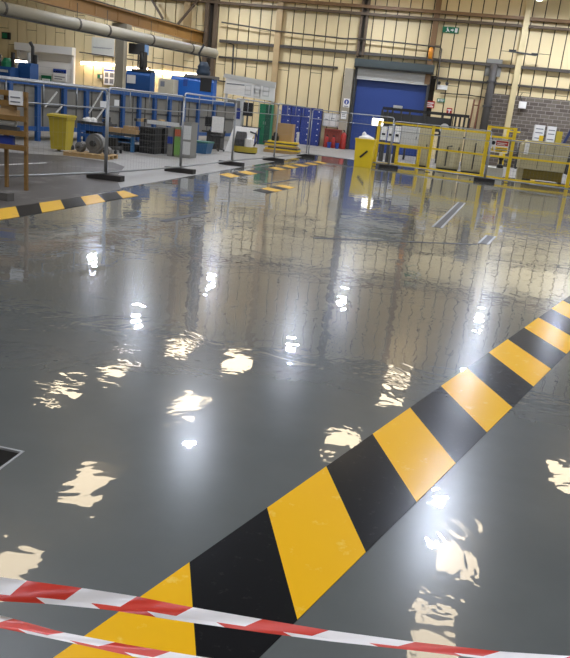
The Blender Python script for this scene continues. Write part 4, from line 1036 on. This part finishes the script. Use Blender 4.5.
single('leaning_board', a, 'dark blue board leaning at the right edge before the brick wall', 'board')

# yellow bin by the door
x, Y, wd, h = at(355, 374, 140, 167)
t = thing('waste_bin', 'bright yellow bin with white bag in front of the blue door', 'bin', (x, Y, 0))
a = MB(); frustum(a, wd*.43, .3, wd*.5, .36, .0, h, YSAFE); a.build('body', t)
a = MB(); a.box(-wd*.53, wd*.53, -.4, .4, h, h+.05, YSAFE, .04); a.build('rim', t)
a = MB(); a.bar((-wd*.16, -.345, h*.36), (wd*.2, -.365, h*.62), .02, .07, BLACKP); a.build('black_mark', t)
a = MB(); a.lathe([(wd*.42, 0), (wd*.4, .06), (wd*.25, .1), (.03, .16)], PAPER, n=9); a.lathe([(.1, .04), (.08, .2), (.01, .26)], PAPER, (-.1, 0, 0), 7)
o = single('waste_bag', a, 'white plastic bag lying on the rim of the bright yellow bin', 'bag'); o.location = (x, Y, h+.05)
# lit screen
x0, x1, z0, z1 = wallbox(367, 380, 117.3, 126.3, 30.0); wd, hh = x1-x0, z1-z0
t = thing('display_screen', 'glowing white screen above the yellow bin before the blue door', 'screen', ((x0+x1)/2, 31.6, 0))
a = MB(); a.box(-wd/2, wd/2, 0, .05, z0, z1, BLACKP); a.build('housing', t)
a = MB(); a.box(-wd/2+.02, wd/2-.02, -.01, 0, z0+.02, z1-.02, SCREEN); a.build('screen', t)
a = MB(); a.box(-.04, .04, .05, .1, .02, z1-.1, DGREY); a.box(-.25, .25, -.2, .3, 0, .02, DGREY); a.build('stand', t)

# ------------------------------------------------------------------ high bay lamps, reflected ones and added unseen ones
LP = [(-20.4, 40.4), (-12.8, 40.4), (-4.8, 40.4), (2.9, 40.4), (10.3, 40.2), (7.0, 41.3), (9.8, 30.0), (-13.2, 30.6), (-5.6, 30.0), (2.1, 30.2), (-6.4, 19.4), (1.2, 18.9), (1.05, 16.6), (-13.5, 9.0), (-5.5, 8.0), (2.5, 8.0), (-5.5, -3), (2.5, -3)]  # far right lamps added to brighten the wall, near rows added for the foreground
l0 = None
for x, y in LP:
    if l0 is None:
        l0 = thing('high_bay_lamp', 'round high bay lamp hanging from the ceiling above the workshop floor', 'lamp', (x, y, 8.25), 0, 'high bay lamps')
        a = MB(); a.lathe([(.2, 0), (.2, .012)], LENS, n=20); a.build('lens', l0)
        a = MB(); a.lathe([(.235, .013), (.235, .05), (.13, .22), (.13, .4), (.03, .45)], LGREY, n=20); a.build('housing', l0)
        a = MB(); a.tube([(0, 0, .44), (0, 0, 4.94)], .012, BLACKP, 6); a.build('suspension_cord', l0)
    else: dup(l0, (x, y, 8.25))

# ------------------------------------------------------------------ barrier tapes in the foreground
def tape(name, label, tops, bots, Y, start_red, bounds, flap, yslope=0.0):
    """tops/bots: photo outline of the folded tape, bounds: colour changes along the top edge"""
    def interp(pts, x):
        if x <= pts[0][0]: i = 0
        elif x >= pts[-1][0]: i = len(pts)-2
        else:
            i = max(k for k in range(len(pts)-1) if pts[k][0] <= x)
        (xa, ya), (xb, yb) = pts[i], pts[i+1]
        return ya+(yb-ya)*(x-xa)/(xb-xa)
    a = MB()
    def surf(x, v, layer):
        yt, yb = interp(tops, x), interp(bots, x)
        Yd = Y+yslope*x+.006*math.sin(x*.031)+.003*math.sin(v*5+x*.05)+layer-.035*v
        p = W(x, yt+(yb-yt)*v, Yd)
        return p
    N = 5
    def strip(v0, v1, skew, layer, shift):
        for k in range(len(bounds)-1):
            m = TAPER if (k % 2 == 0) == start_red else TAPEW
            for q in range(4):
                fr0, fr1 = q/4, (q+1)/4
                for j in range(N):
                    quad = []
                    for (vv, fr) in ((j/N, fr0), (j/N, fr1), ((j+1)/N, fr1), ((j+1)/N, fr0)):
                        xx = bounds[k]+(bounds[k+1]-bounds[k])*fr+skew*vv+shift
                        quad.append(surf(xx, v0+(v1-v0)*vv, layer))
                    a.add(quad, [(0, 1, 2, 3)], m)
    strip(0, 1-flap, -17, 0, 0)
    strip(1-flap, 1, 9, -.002, -46)
    o = a.build(name, smooth=True)
    bm = bmesh.new(); bm.from_mesh(o.data); bmesh.ops.remove_doubles(bm, verts=bm.verts, dist=.0004); bmesh.ops.recalc_face_normals(bm, faces=bm.faces); bm.to_mesh(o.data); bm.free()
    for p in o.data.polygons: p.use_smooth = True
    return tag(o, label, 'barrier tape')
tape('barrier_tape', 'upper red and white barrier tape stretched across the foreground', [(-330, 533), (0, 577), (30, 581), (82, 588), (135, 596), (180, 605), (258, 618.5), (327, 630), (415, 642), (502, 651.6), (570, 656), (900, 672)],
     [(-330, 560), (0, 601), (50, 604), (110, 610), (180, 621), (258, 632), (327, 641), (410, 650), (502, 661), (570, 667), (900, 690)], 1.4, False,
     [-300, -230, -170, -105, -38, 27, 82, 137, 193, 262, 329, 415, 500, 570, 640, 710, 780, 850], .27)
tape('barrier_tape', 'lower red and white barrier tape sagging at the bottom left corner', [(-330, 570), (0, 615), (60, 631.7), (130, 645), (190, 655), (330, 676), (570, 700), (900, 720)],
     [(-330, 584), (0, 628), (63, 641), (130, 656), (190, 667), (330, 690), (570, 714), (900, 736)], 1.43, False,
     [-300, -240, -180, -115, -45, 13, 64, 115, 170, 225, 285, 345, 410, 480, 550, 620, 690, 760, 830], .26)
